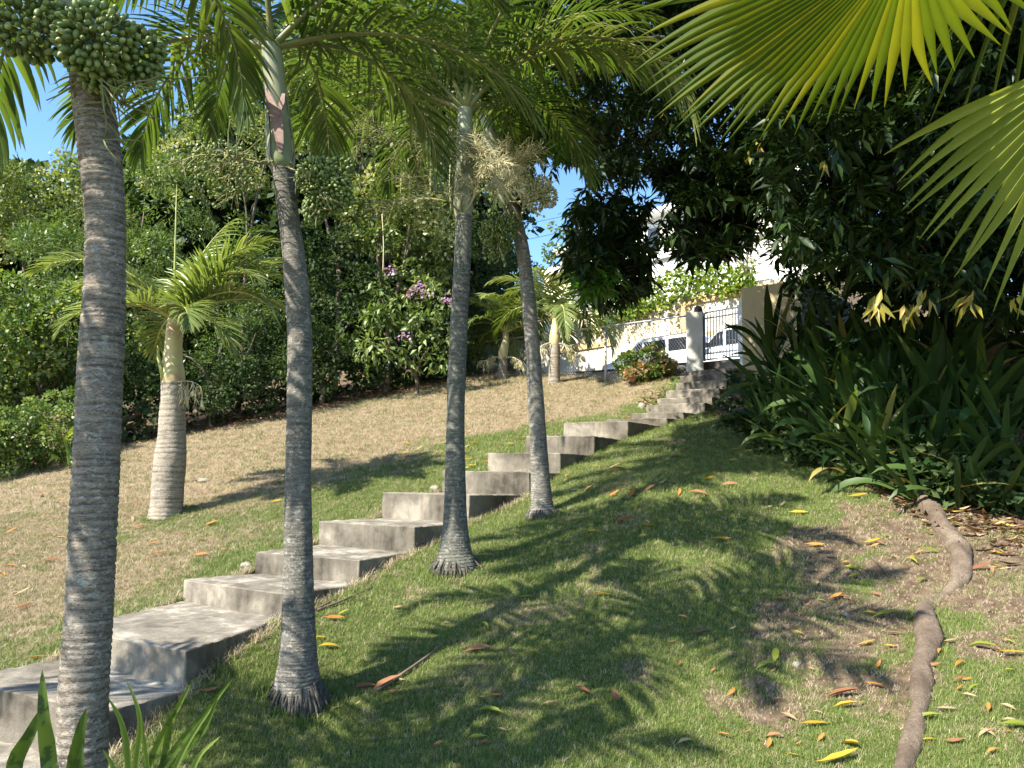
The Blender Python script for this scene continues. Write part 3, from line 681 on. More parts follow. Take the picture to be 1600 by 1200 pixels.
# ---------------- first palm (heavy fruit, brown trunk)
c1 = px_line([(112,1330,96,2.93),(122,1270,80,2.93),(127,1200,74,2.94),(131,1080,71,2.95),(139,960,68,2.97),(146,820,67,2.98),(151,700,67,2.99),(158,560,63,3.0),(164,430,59,3.0),(164,330,58,3.0),(156,240,61,2.98),(144,150,58,2.95),(134,90,50,2.93)])
o1 = c1[0][0]; o1[2] = zg1(o1[0], o1[1])-.02
c1[0] = (np.array([o1[0], o1[1], o1[2]]), c1[0][1]*1.35)
pa1 = thing('palm_tree', 'palm with brown ringed trunk and a big bunch of green fruit beside the lowest steps', 'palm tree', o1, 'palms lining the steps')
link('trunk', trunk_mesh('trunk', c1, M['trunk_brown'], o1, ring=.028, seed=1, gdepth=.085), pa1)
top1 = P(134, 90, 2.93); dir1 = nrm(top1-P(150, 200, 2.97))
s1 = [(top1-.03*dir1, .062), (top1+.02*dir1, .078), (top1+.12*dir1, .08), (top1+.3*dir1, .068), (top1+.52*dir1, .05)]
shaft(s1, M['shaft'], o1, pa1)
cr1 = top1+.5*dir1
def az_(dx, dy): return math.atan2(dy, dx)
for k, (a, el, ln, bd, kw) in enumerate([
    (2.9, .35, 1.5, 2.0, {}), (2.35, .55, 1.7, 2.35, {}), (3.5, .5, 1.6, 2.0, {}), (.45, 1.1, 1.8, 1.35, {}), (1.35, .95, 1.7, 2.4, {}), (-.35, 1.0, 1.6, 1.2, {}),
    (-1.2, 1.1, 1.7, 1.3, {}), (-2.1, .7, 1.7, 2.0, {}), (.0, 1.25, 1.8, 1.2, {}), (-1.7, 1.25, 1.7, 1.6, {})]):
    frond('frond', cr1, a, el, ln, bd, o1, M['palm'], M['petiole'], pa1, seed=k, nl=42, lmax=.46, wl=.03, droop=1.1, **kw)
# fruit bunches
nfr = 0; fruit_me = mesh_np('fruit', FV*np.array([1, 1, 1])*.0185, [FT, FQ], M['fruit'], smooth=True)
bun = [((50,42), 2.80, (.17,.13,.13), 100, (-.6,-.3,.3)), ((150,62), 2.74, (.15,.12,.15), 105, (.1,-.7,.1)), ((216,88), 2.84, (.095,.09,.115), 60, (.8,-.2,.1)), ((158,118), 2.80, (.085,.08,.06), 34, (.2,-.5,-.3))]
for k, ((px, py), Y, rad, n, dd) in enumerate(bun):
    cen = P(px, py, Y)
    st, _e = stalk('fruit_stalk', top1+.0*dir1, cen-top1, float(np.linalg.norm(cen-top1))*1.0, (6, 5), .75, 2, .011, M['olive_stalk'], o1, pa1, seed=20+k)
    pts = dart(n*2, cen, rad, .0235, True, seed=k+3)
    fd = nrm(pts-cen)+RNG.normal(0, .35, pts.shape)
    # the ones facing this way show largest: singles; the rest one mesh
    dist = np.linalg.norm(pts, axis=1); order = np.argsort(dist); near = order[:74]; far = order[74:]
    Rm = rot_to(fd)
    for i in near:
        o = link('fruit', fruit_me, st); sc = random.uniform(.82, 1.06); o.matrix_local = Matrix([[*(Rm[i][0]*sc), pts[i][0]-o1[0]], [*(Rm[i][1]*sc), pts[i][1]-o1[1]], [*(Rm[i][2]*sc), pts[i][2]-o1[2]], [0, 0, 0, 1]])
    inner = dart(int(n*.8), cen, np.array(rad)*.78, .026, True, seed=k+33)
    allp = np.vstack([pts[far], inner]); fruit_mesh('fruit_mass', allp, np.vstack([fd[far], nrm(inner-cen)]), RNG.uniform(.0155, .019, len(allp)), M['fruit_stuff'], o1, st)
# ---------------- second palm
c2 = px_line([(466,1112,84,4.25),(466,1090,80,4.25),(465,1062,68,4.25),(466,1020,57,4.26),(466,950,50,4.27),(466,850,44,4.28),(466,740,39,4.3),(468,620,38,4.31),(468,520,37,4.32),(462,430,36,4.32),(454,360,33,4.32),(446,300,32,4.31),(441,262,33,4.3)])
o2 = np.array([c2[0][0][0], c2[0][0][1], zg1(*c2[0][0][:2])])
pa2 = thing('palm_tree', 'slender grey palm with a pink-streaked crownshaft, leaning over the middle of the steps', 'palm tree', o2, 'palms lining the steps')
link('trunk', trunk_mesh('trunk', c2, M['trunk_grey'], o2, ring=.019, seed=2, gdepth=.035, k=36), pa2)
s2 = px_line([(441,266,31,4.3),(440,255,41,4.3),(438,225,43,4.3),(435,190,39,4.29),(430,140,34,4.28),(426,95,33,4.27),(424,70,30,4.26)])
shaft(s2, M['shaft'], o2, pa2)
# the split sheath: a pinkish fold lying on the shaft
mb = MB(o2)
def shaft_strip(rows, off=.004):
    Vv = []; n = len(rows)
    for (px, py, w, Y) in rows:
        for k in (-1, -.33, .33, 1):
            q = P(px+k*w/2, py, Y); Vv.append(q)
    return Vv, [(4*i+j, 4*i+j+1, 4*i+j+5, 4*i+j+4) for i in range(n-1) for j in range(3)]
mb.add(*shaft_strip([(416,138,4,4.215),(423,160,14,4.205),(431,180,20,4.205),(434,200,17,4.205),(437,222,12,4.205),(438,238,6,4.21)]))
mb.add(*shaft_strip([(443,146,5,4.222),(440,160,9,4.212),(434,176,7,4.203),(431,190,5,4.203)]))
link('split_sheath', mb.mesh('split_sheath', M['shaft_pink'], True), pa2)
mb = MB(o2)
for r_ in ([(418,140,4.225),(421,190,4.222),(423,225,4.222),(424,246,4.225),(434,262,4.222)], [(446,150,4.228),(452,190,4.228),(457,225,4.226),(458,246,4.228),(448,262,4.224)]):
    mb.tube(catmull([P(*q) for q in r_], 16), .0028, 5)
link('sheath_edge', mb.mesh('sheath_edge', simple('dark_sheath_edge', (.05,.04,.03), .8, .2), True), pa2)
root_skirt(o2, c2[1][1]*1.0, .11, 170, pa2, M['rootfib'], 1)
cr2 = P(424, 76, 4.26)
F2 = [(3.05, .35, 1.45, 1.7), (2.6, .62, 1.6, 2.2), (3.5, .9, 1.6, 2.0), (2.2, .95, 1.6, 2.3), (.12, .40, 1.75, 1.35), (-.3, .75, 1.7, 1.5), (.75, .6, 1.6, 2.1), (1.5, .8, 1.5, 2.3), (.3, 1.1, 1.7, 1.6), (2.8, 1.1, 1.7, 1.7), (-1.6, 1.2, 1.6, 1.2)]
for k, (a, el, ln, bd) in enumerate(F2):
    frond('frond', cr2, a, el, ln, bd, o2, M['palm'], M['petiole'], pa2, seed=40+k, nl=52, lmax=.46, wl=.025, droop=1.1, rr=.018)
nb2 = P(441, 262, 4.3)
st, e_ = stalk('fruit_stalk', nb2+[.02,-.03,0], P(505, 290, 4.15)-nb2, .3, (7, 6), .8, 2, .011, M['olive_stalk'], o2, pa2, seed=51)
cA = P(506, 292, 4.15); pts = np.vstack([dart(230, cA+[-.03,0,.05], (.13,.12,.12), .020, True, seed=5), dart(140, cA+[.08,-.02,-.05], (.09,.09,.11), .020, True, seed=6), dart(110, cA+[-.05,.02,-.12], (.07,.07,.09), .020, True, seed=7), dart(60, cA+[.09,.0,.10], (.08,.07,.08), .021, True, seed=9), dart(90, cA, (.11,.1,.15), .026, True, seed=6)])
fruit_mesh('fruit_mass', pts, nrm(pts-cA)+RNG.normal(0, .3, pts.shape), RNG.uniform(.0135, .0165, len(pts)), M['fruit_stuff'], o2, st)
st, e_ = stalk('fruit_stalk', nb2+[-.03,-.03,.0], P(345, 250, 4.2)-nb2, .33, (9, 8), .85, 2, .010, M['olive_stalk'], o2, pa2, seed=53, grav=1)
cB = P(345, 262, 4.2); pts = np.vstack([e_[::2][:120], dart(110, cB, (.19,.14,.16), .03, True, seed=8)])
fruit_mesh('fruit_mass', pts, rdir(len(pts)), RNG.uniform(.009, .013, len(pts)), M['fruit_stuff'], o2, st)
# ---------------- third palm
c3 = px_line([(712,898,74,5.9),(712,882,66,5.9),(711,862,52,5.9),(711,835,42,5.9),(711,790,35,5.9),(711,720,31,5.9),(712,640,28,5.9),(715,560,28,5.9),(719,470,27,5.9),(723,400,26,5.9),(725,350,27,5.9),(725,338,28,5.9)])
o3 = np.array([c3[0][0][0], c3[0][0][1], zg1(*c3[0][0][:2])])
pa3 = thing('palm_tree', 'straight grey palm with a flared root base and cream flower stalks, between two leaning palms', 'palm tree', o3, 'palms lining the steps')
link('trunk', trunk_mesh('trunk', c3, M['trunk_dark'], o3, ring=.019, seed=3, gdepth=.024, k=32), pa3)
s3 = px_line([(725,342,24,5.9),(724,330,29,5.9),(724,305,30,5.9),(725,260,26,5.89),(726,210,24,5.88),(727,170,22,5.87)])
shaft(s3, M['shaft'], o3, pa3)
root_skirt(o3, c3[1][1]*1.0, .10, 160, pa3, M['rootfib'], 2)
cr3 = P(727, 175, 5.87)
F3 = [(.22, 1.0, 2.1, 1.8), (.05, 1.15, 2.0, 1.5), (3.0, .55, 1.8, 1.8), (3.4, .85, 1.8, 2.1), (2.6, .8, 1.8, 2.3), (2.0, .9, 1.7, 2.4), (1.2, .9, 1.7, 2.2), (.75, .75, 1.8, 1.9), (-1.5, 1.2, 1.8, 1.3), (-2.4, 1.1, 1.8, 1.7), (3.1, 1.25, 1.9, 1.5), (1.57, 1.35, 1.7, 1.1), (-.9, 1.2, 1.8, 1.7)]
for k, (a, el, ln, bd) in enumerate(F3):
    frond('frond', cr3, a, el, ln, bd, o3, M['palm'], M['petiole'], pa3, seed=70+k, nl=50, lmax=.50, wl=.026, droop=1.3, rr=.019)
frond('frond', cr3, .0, 1.02, 2.45, 2.45, o3, M['palm_pale'], M['petiole'], pa3, seed=99, nl=44, lmax=.62, wl=.036, droop=1.8, rr=.02)
b3 = P(725, 336, 5.9)
for k, (dx, dz, ln, sp, mt) in enumerate([(-.9, .75, .52, .75, 'olive_stalk'), (-.25, 1.0, .45, .7, 'olive_stalk'), (.35, .75, .35, .8, 'cream')]):
    stalk('flower_stalk', b3+[dx*.04, -.07, 0], (dx, -.35, dz), ln, (12, 9, 5), sp*.8, 3, .010, M[mt], o3, pa3, seed=80+k, grav=.3)
# ---------------- fourth palm (leaning)
c4 = px_line([(849,816,58,7.2),(848,803,48,7.2),(847,790,36,7.2),(845,760,31,7.2),(842,700,27,7.2),(837,620,25,7.2),(832,540,23,7.2),(826,470,22,7.19),(818,400,21,7.17),(808,355,22,7.14),(797,322,24,7.12)])
o4 = np.array([c4[0][0][0], c4[0][0][1], zg1(*c4[0][0][:2])])
pa4 = thing('palm_tree', 'thin grey palm whose top bends over, bearing dense cream fruit against the blue sky gap', 'palm tree', o4, 'palms lining the steps')
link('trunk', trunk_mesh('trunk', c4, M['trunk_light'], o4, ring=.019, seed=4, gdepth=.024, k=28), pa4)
s4 = px_line([(798,324,20,7.12),(793,312,27,7.1),(785,285,28,7.08),(775,245,25,7.05),(766,210,22,7.02),(759,180,20,7.0)])
shaft(s4, M['shaft'], o4, pa4)
root_skirt(o4, c4[1][1]*1.0, .07, 120, pa4, M['rootfib'], 3)
cr4 = P(759, 184, 7.0)
F4 = [(.02, .95, 2.25, 2.0), (.7, .9, 1.9, 1.9), (1.5, .8, 1.8, 2.2), (2.4, .7, 1.9, 2.2), (3.1, .9, 1.9, 2.1), (-2.6, 1.1, 1.8, 1.8), (.3, 1.2, 1.9, 1.5), (-1.7, 1.3, 1.8, 1.3), (2.9, 1.25, 1.8, 1.5)]
for k, (a, el, ln, bd) in enumerate(F4):
    frond('frond', cr4, a, el, ln, bd, o4, M['palm'], M['petiole'], pa4, seed=110+k, nl=48, lmax=.52, wl=.026, droop=1.3, rr=.019)
b4 = P(796, 318, 7.1)
for k, (px, py, Y, rx, rz) in enumerate([(795, 262, 6.85, .24, .20)]):
    stalk('flower_stalk', b4+[0,-.08,.05], P(px, py, Y)-b4, .36, (12, 9, 5), .6, 3, .012, M['cream'], o4, pa4, seed=130+k)
for k, (px, py, Y, rx, rz, n, mt, cm, sz0) in enumerate([(838,308,6.9,.21,.23,760,'fruit_cream','cream',.0150), (782,372,7.0,.23,.27,520,'fruit_stuff','olive_stalk',.0155)]):
    cC = P(px, py, Y); st, e_ = stalk('fruit_stalk', b4+[0,-.06,0], cC-b4, .34, (8, 7), .7, 2, .010, M[cm], o4, pa4, seed=140+k)
    rl = np.random.default_rng(60+k); pts = [dart(n//4, cC, (rx*.6, .12, rz*.6), .024, True, seed=25+k, tries=10)]
    for q_ in range(7):
        off = nrm(rl.normal(size=3))*[rx*.55, .09, rz*.55]; pts.append(dart(n//6, cC+off, (rx*.42, .085, rz*rl.uniform(.35, .55)), .0205, True, seed=15+k+q_*5, tries=12))
    pts = np.vstack(pts+[e_])
    fruit_mesh('fruit_mass', pts, nrm(pts-cC)+RNG.normal(0, .3, pts.shape), RNG.uniform(sz0*.85, sz0*1.1, len(pts)), M[mt], o4, st)
# ---------------- young palm on the dry slope
o5 = P(262, 806, 8.3); o5[2] = zg1(o5[0], o5[1])
c5 = px_line([(259,812,52,8.3),(260,795,48,8.3),(262,760,47,8.3),(266,715,47,8.3),(268,690,42,8.3),(269,655,38,8.3),(271,620,37,8.3),(271,598,36,8.3)])
pa5 = thing('palm_tree', 'short young palm with pale swollen trunk and bright yellow-green fronds on the dry slope', 'palm tree', o5)
link('trunk', trunk_mesh('trunk', c5, M['trunk_pale'], o5, ring=.05, seed=5, gdepth=.03, k=36, step=.012), pa5)
s5 = px_line([(271,602,34,8.3),(270,585,36,8.3),(270,565,30,8.3),(271,540,26,8.3),(273,515,25,8.3),(274,498,22,8.3)])
shaft(s5, M['shaft_young'], o5, pa5)
cr5 = P(274, 500, 8.3)
F5 = [(.2, 1.12, 1.5, 1.75, 0), (-.2, .75, 1.35, 1.7, 0), (3.2, .95, 1.8, 1.5, 0), (.5, 1.22, 1.5, 1.45, 0), (-.4, 1.0, 1.3, 1.6, 0), (3.6, .45, 1.2, 1.5, 0), (2.7, .75, 1.3, 1.5, 0), (1.2, 1.25, 1.25, 1.0, 0), (.1, .62, 1.4, 1.35, 0), (-1.0, .35, .9, 1.3, 0), (1.9, 1.0, 1.25, 1.4, 0), (.35, 1.30, 1.25, .95, 0), (.9, 1.38, 1.45, .55, 0), (-.1, 1.15, 1.4, 1.0, 0), (3.4, .95, 1.1, 1.5, 0), (-2.1, .45, .9, 1.4, 0), (-.5, .15, 1.0, 1.2, 0), (2.2, .3, 1.1, 1.2, 0)]
for k, (a, el, ln, bd, _) in enumerate(F5):
    frond('frond', cr5, a, el, ln, bd, o5, M['palm_young'], M['petiole_young'], pa5, seed=160+k, nl=50, lmax=.43, wl=.025, droop=.9, rr=.018, vee=.55)
mb = MB(o5); mb.tube([cr5, P(273, 420, 8.3), P(275, 340, 8.3), P(276, 288, 8.3)], [.016, .013, .009, .002], 8); link('spear_leaf', mb.mesh('spear_leaf', M['petiole_young'], True), pa5)
n5 = P(271, 596, 8.3)
for k, (a, b, r) in enumerate([((252,592),(246,545),.014)]):
    mb = MB(o5); mb.tube([n5+[-.08,-.08,0], P(254, 585, 8.2), P(248, 560, 8.2), P(246, 540, 8.2)], [.02, .026, .02, .004], 8); link('flower_spathe', mb.mesh('flower_spathe', M['petiole_young'], True), pa5)
st, e_ = stalk('flower_stalk', n5+[.08,-.08,-.02], P(325, 570, 8.15)-n5, .30, (14, 5), .38, 2, .008, M['cream'], o5, pa5, seed=171, grav=2)
st, e_ = stalk('flower_stalk', n5+[.08,-.08,-.04], P(315, 605, 8.15)-n5, .22, (5, 3), .3, 2, .008, M['cream'], o5, pa5, seed=173, grav=2)
# ---------------- two small palms near the fence
for (k, px, py, w, Y, tpx, tpy, lab, mt) in [(0, 866, 600, 18, 15.4, 868, 498, 'small palm with pinkish white trunk in front of the chain-link fence', 'trunk_pale'), (1, 785, 594, 15, 17.0, 790, 520, 'small shaded palm with a pale trunk at the end of the dark hedge', 'trunk_pale')]:
    oo = P(px, py, Y); oo[2] = zg1(oo[0], oo[1]); cl = px_line([(px, py+6, w*1.15, Y), (px, py-15, w, Y), (px+1, (py+tpy+30)/2, w*.95, Y), (px+1, tpy+38, w*.9, Y)]); cl[0] = (oo-[0,0,.05], cl[0][1])
    pt = thing('palm_tree', lab, 'palm tree', oo)
    link('trunk', trunk_mesh('trunk', cl, M[mt], oo, ring=.07, seed=6+k, gdepth=.03, k=18, step=.02), pt)
    cr = P(tpx, tpy, Y); shaft(px_line([(px+1, tpy+42, w*.9, Y), (px+1, tpy+30, w*1.0, Y), (tpx, tpy+12, w*.7, Y), (tpx, tpy, w*.6, Y)]), M['shaft_young'], oo, pt, k=12)
    for j in range(12):
        a = j*2.4+k; el = [.75, 1.15, .45][j % 3]
        frond('frond', cr, a, el, 1.55*(1.1 if k == 0 else .95), [2.3, 1.6, 2.0][j % 3], oo, M['palm_young'] if j % 3 else M['palm'], M['petiole_young'], pt, seed=190+20*k+j, nl=30, lmax=.50, wl=.045, droop=1.1, rr=.022)
    nk = P(px+1, tpy+40, Y)
    for j, dx in enumerate((-1, 1)): stalk('flower_stalk', nk+[dx*.08, -.1, 0], (dx, -.3, .25), .34, (12, 6), .6, 2, .014, M['cream'], oo, pt, seed=230+j+7*k, grav=2)
# ---------------- palm standing beside the camera (its crown throws the shade across the near turf)
oS = np.array([-3.7, 1.6, zg1(-3.7, 1.6)]); paS = thing('palm_tree', 'grey palm standing outside the picture beside the viewer, its shade on the near turf', 'palm tree', oS, 'palms lining the steps')
link('trunk', trunk_mesh('trunk', [(oS+[0,0,0], .14), (oS+[0,0,.15], .09), (oS+[.05,0,1.5], .075), (oS+[.1,0,3.0], .07), (oS+[.12,0,3.4], .07)], M['trunk_grey'], oS, ring=.02, seed=12, k=20, step=.02), paS)
crS = oS+[.14, 0, 3.9]; shaft([(oS+[.12,0,3.35], .07), (oS+[.12,0,3.5], .085), (oS+[.13,0,3.7], .075), (crS, .055)], M['shaft'], oS, paS)
for j in range(9):
    frond('frond', crS, j*2.4+.3, [.5, .9, 1.25][j % 3], 1.75, [2.0, 2.1, 1.5][j % 3], oS, M['palm'], M['petiole'], paS, seed=260+j, nl=36, lmax=.46, wl=.032, droop=1.2)
# ================================================================== WALLS, GATE, FENCE
def wallmat(name, a, b, streak, sc=.9):
    m, t = nodes_of(name); v = mapping(t, (1, 1, 1)); n = noise(t, sc, 6, v, .65); n2 = noise(t, 2.5, 5, mapping(t, (2.2, 2.2, .45)), .65); n3 = noise(t, 40, 3, v)
    c = mixc(t, ramp(t, n, [(.35, (0,0,0)), (.65, (1,1,1))]), a, b); c = mixc(t, ramp(t, n2, [(.52, (0,0,0)), (.72, (1,1,1))]), c, streak)
    bsdf(t, c, .9, .2, bump(t, n3, .25, .01)); return m
M['cream_wall'] = wallmat('cream_render', (.66,.58,.42), (.72,.66,.52), (.50,.42,.28))
M['white_wall'] = wallmat('white_render', (.80,.79,.75), (.74,.73,.70), (.60,.60,.57))
M['tan_wall'] = wallmat('tan_render', (.40,.33,.19), (.44,.37,.22), (.34,.28,.165))
M['grey_wall'] = wallmat('grey_render', (.36,.35,.32), (.28,.27,.25), (.20,.19,.17))
M['ochre'] = wallmat('ochre_trim', (.55,.40,.20), (.50,.36,.18), (.42,.30,.16))
M['pillar'] = wallmat('pillar_render', (.42,.41,.37), (.55,.54,.50), (.27,.26,.24), 2.5)
M['iron'] = simple('grey_ironwork', (.66,.68,.70), .6, .4, 0, (20, (.5,.51,.53)))
M['galv'] = simple('galvanised_wire', (.48,.49,.50), .45, .5, .6)
FD3 = np.array([FD[0], FD[1], 0]); FN3 = np.array([FN[0], FN[1], 0]); Z3 = np.array([0, 0, 1.0])
# stone gate pillar with a ball on top
pp = P(1086, 572, 13.75); pz = zg1(pp[0], pp[1])-.1; ptop = P(1086, 490, 13.75)[2]; po = np.array([pp[0], pp[1], pz])
pil = thing('gate_pillar', 'stained grey masonry gate pillar with a dark ball on its cap', 'pillar', po)
mb = MB(po); mb.box((pp[0], pp[1], (pz+ptop)/2), nrm(np.array([.97,-.24,0]))*.15, nrm(np.array([.24,.97,0]))*.15, Z3*(ptop-pz)/2); me = mb.mesh('shaft', M['pillar']); bevel_mesh(me, .015); link('shaft', me, pil)
mb = MB(po); V = []
ba = P(1091, 484, 13.72)
for i in range(9):
    a = -math.pi/2+i*math.pi/8; V.append((ba[2]+math.sin(a)*.075, max(.002, math.cos(a)*.078)))
V2, F2_ = tube_np(np.array([[ba[0], ba[1], z] for z, r in V]), [r for z, r in V], 14); mb.add(V2, F2_); link('ball_finial', mb.mesh('ball_finial', simple('dark_stone', (.09,.085,.08), .9, .2), True), pil)
# gate
gl = P(1101, 560, 13.85); gz0 = ST[-1][2]+.03; gdir = -FD3; gw = .70
go = np.array([gl[0], gl[1], gz0]); gate = thing('iron_gate', 'grey wrought iron gate with scrolls standing at the top of the steps', 'gate', go)
ztop = P(1101, 489, 13.85)[2]
mb = MB(go)
for u in (0, gw): mb.box(go+gdir*u+Z3*(ztop-gz0)/2, gdir*.016, FN3*.014, Z3*(ztop-gz0)/2)
for z in (gz0+.02, gz0+.13, ztop-.11, ztop): mb.box(go+gdir*gw/2+Z3*(z-gz0), gdir*(gw/2-.017), FN3*.012, Z3*.011)
link('gate_frame', mb.mesh('gate_frame', M['iron']), gate)
nb = 11; mbar = MB((0,0,0)); mbar.box((0,0,(ztop-gz0)/2), gdir*.0065, FN3*.0065, Z3*((ztop-gz0)/2-.013)); barm = mbar.mesh('bar', M['iron'])
for i in range(1, nb): b = link('bar', barm, gate); b.location = Vector(gdir*(gw*i/nb))
msc = MB((0,0,0))
for sx_ in (-1, 1):
    for sz_ in (-1, 1):
        tt = np.linspace(0, 5.4, 16); r = .032*(1-tt/7); pts = [gdir*(sx_*(.03-r_*math.cos(a)))+Z3*(sz_*(.035+r_*math.sin(a)))+FN3*(-.012) for a, r_ in zip(tt, r)]
        msc.tube(pts, .004, 4)
scm = msc.mesh('scroll', M['iron'])
for (i, zf) in [(2, .86), (4, .74), (6, .90), (8, .72), (10, .86), (3, .33), (5, .22), (7, .42), (9, .30), (2, .10), (6, .10), (9, .10), (1, .62)]:
    b = link('scroll', scm, gate); b.location = Vector(gdir*(gw*(i)/nb)+Z3*((ztop-gz0)*zf))
# narrow post on the hinge side
hp = go+gdir*(gw+.05); gpz = P(1155, 470, 13.3)[2]
mb = MB(hp); mb.box(hp+Z3*(gpz-gz0)/2-Z3*.1, gdir*.028, FN3*.028, Z3*((gpz-gz0)/2+.1)); gp = link('gate_post', mb.mesh('gate_post', M['iron']), None, hp); tag(gp, 'thin grey steel post between the iron gate and the tan wall', 'post')
# tan boundary wall and its lower shaded neighbour
A_ = P(1158, 450, 13.25); B_ = P(1252, 438, 12.65); wz = A_[2]
def wall_thing(name, label, A, B, z0, z1, thick, mat, cat='wall', side=None, taper=None):
    A = np.array([A[0], A[1], 0]); B = np.array([B[0], B[1], 0]); d = nrm(B-A); n = np.array([-d[1], d[0], 0]); 
    if n[1] < 0: n = -n
    o = np.array([A[0], A[1], z0]); mb = MB(o)
    z1b = z1 if taper is None else taper
    poly = [A+Z3*z0, B+Z3*z0, B+Z3*z1b, A+Z3*z1]
    mb.prism(poly, n*thick); me = mb.mesh(name, mat); bevel_mesh(me, .012)
    ob = link(name, me, None, o); return tag(ob, label, cat)
wall_thing('boundary_wall', 'tall tan rendered wall beside the iron gate, strap leaves growing against it', A_, B_, 1.2, wz, .22, M['tan_wall'])
C_ = P(1330, 452, 13.4)
wall_thing('boundary_wall', 'dark grey wall end falling away behind the strap leaf plants and tan wall', B_+np.array([.02,.03,0]), C_, 1.2, wz+.02, .2, M['grey_wall'], taper=C_[2]-.25)
# chain-link fence
fo = np.array([FP[0], FP[1], 2.3]); fence = thing('chain_link_fence', 'galvanised chain-link fence running from the gate pillar behind the small palms', 'fence', fo)
f0 = P(1072, 493, 13.9); f0z = f0[2]
def fpt(s, z): return np.array([FP[0]+FD[0]*s, FP[1]+FD[1]*s, z])
def ftop(s): return f0z+.035*s
def fbot(s): return zg1(FP[0]+FD[0]*s, FP[1]+FD[1]*s)+.02
FL = 6.6
mb = MB(fo); mb.tube([fpt(s, ftop(s)) for s in np.linspace(-.05, FL, 14)], .017, 8); link('top_rail', mb.mesh('top_rail', M['galv'], True), fence)
for s in (1.9, 4.0, FL):
    mb = MB(fo); mb.tube([fpt(s, fbot(s)-.2), fpt(s, ftop(s)+.03)], .024, 8); link('post', mb.mesh('post', M['galv'], True), fence)
mb = MB(fo); V = []; F = []; sp = .062; hw = .0022
def wire(p, q):
    k = len(V); n = Z3*hw*1.4; V.extend([p-n, p+n, q+n, q-n]); F.append((k, k+1, k+2, k+3)); m_ = FN3*hw*1.4; V.extend([p-m_, p+m_, q+m_, q-m_]); F.append((k+4, k+5, k+6, k+7))
for i in range(-16, int(FL/sp)+16):
    for sg in (-1, 1):
        s0 = i*sp
        # diamond wires climbing at 50 degrees
        pts = []
        for s in np.linspace(0, 1, 8):
            z = .0+s*1.1; ss = s0+sg*z*.8
            if 0 <= ss <= FL:
                b = fbot(ss); zz = b+z*1.0
                if zz < ftop(ss): pts.append(fpt(ss, zz))
        for a, b in zip(pts[:-1], pts[1:]): wire(a, b)
mb.add(V, F); nn = link('wire_netting', mb.mesh('wire_netting', M['galv']), fence); tag(nn, kind='stuff')
# retaining wall across the street
wr = P(1180, 470, 31.5); wa = wr - FD3*3.0; wq = (wa[:2]-FP)@FN
def wpt(s, z, off=0.0): return np.array([wa[0]+FD[0]*s-FN[0]*off, wa[1]+FD[1]*s-FN[1]*off, z])
wtop = P(1165, 452, 31.7)[2]+.25; wo_ = wpt(0, 3.5)
rw = thing('retaining_wall', 'sunlit cream retaining wall across the street, hung with dry creepers', 'wall', wo_)
mb = MB(wo_); mb.box(wpt(16.2, (wtop+2.0)/2), FD3*14, FN3*.2, Z3*(wtop-2.0)/2); link('wall_face', mb.mesh('wall_face', M['cream_wall']), rw)
mb = MB(wo_); mb.box(wpt(2.6, wtop-.42, .24), FD3*3.6, FN3*.05, Z3*.10); mb.box(wpt(2.6, wtop-.28, .26), FD3*3.62, FN3*.07, Z3*.03); link('moulding', mb.mesh('moulding', M['ochre']), rw)
mb = MB(wo_); mb.box(wpt(6.35, wtop-1.2, .25), FD3*.12, FN3*.06, Z3*1.0); link('pilaster', mb.mesh('pilaster', M['ochre']), rw)
for (pa_, pb_, py_, nm) in [(1105, 1146, 519, 'ledge'), (868, 962, 543, 'ledge')]:
    ra = ray(pa_, py_); rb = ray(pb_, py_)
    def hit(r):
        # intersect with the wall plane (0.3 m in front)
        c = wa-FN3*.22; tt = ((c[0]*FN[0]+c[1]*FN[1]))/(r[0]*FN[0]+r[1]*FN[1]); return r*tt
    a = hit(ra); b = hit(rb); zc = (a[2]+b[2])/2; cc = (a+b)/2; cc[2] = zc
    mb = MB(wo_); mb.box(cc, FD3*np.linalg.norm((b-a)[:2])/2, FN3*.06, Z3*.11); link('ledge', mb.mesh('ledge', M['ochre']), rw)
def wallhit(px, py, off=.25):
    r = ray(px, py); c = wa-FN3*off; tt = (c[0]*FN[0]+c[1]*FN[1])/(r[0]*FN[0]+r[1]*FN[1]); return r*tt
# creepers: a leafy mass along the top, dry strands hanging down
pos = []; 
for _ in range(2600):
    px = RNG.uniform(930, 1178); yy = np.interp(px, [930, 960, 1000, 1040, 1080, 1178], [500, 490, 470, 440, 432, 428]); lo = np.interp(px, [930, 960, 1000, 1040, 1080, 1178], [512, 500, 490, 478, 466, 448])
    lo += 16*(vn(np.array([px*.06]), np.array([2.0]), 5)[0]-.4)
    py = RNG.uniform(yy-14, lo); p = wallhit(px, py, RNG.uniform(.1, .6)); pos.append(p)
pos = np.array(pos)
def leafcloud(name, pos, size, mat, parent=None, org=None, tmpl=T_DIAMOND, up=.5, jit=0.0, kind=None, wr_=1.0):
    n = len(pos); D = nrm(rdir(n)+np.array([0, 0, -.15])); Nn = nrm(rdir(n)+np.array([-.3, -.3, up*2]))
    V, F = scatter(tmpl[0], tmpl[1], pos, D, Nn, size, size*wr_)
    if org is not None: V = V-np.asarray(org)
    o = link(name, mesh_np(name, V, F, mat, rnd=np.repeat(RNG.random(n), len(tmpl[0]))), parent)
    if parent is None and org is not None: o.location = org
    return o
vt = pos+RNG.normal(0, .12, pos.shape); vo = pos.mean(0)
cv = thing('creeper', 'bright green creeper spilling over the top of the cream retaining wall', 'creeper', vo)
leafcloud('leaves', vt, RNG.uniform(.13, .26, len(vt)), M['vine'], cv, vo, wr_=1.6)
mb = MB(vo); 
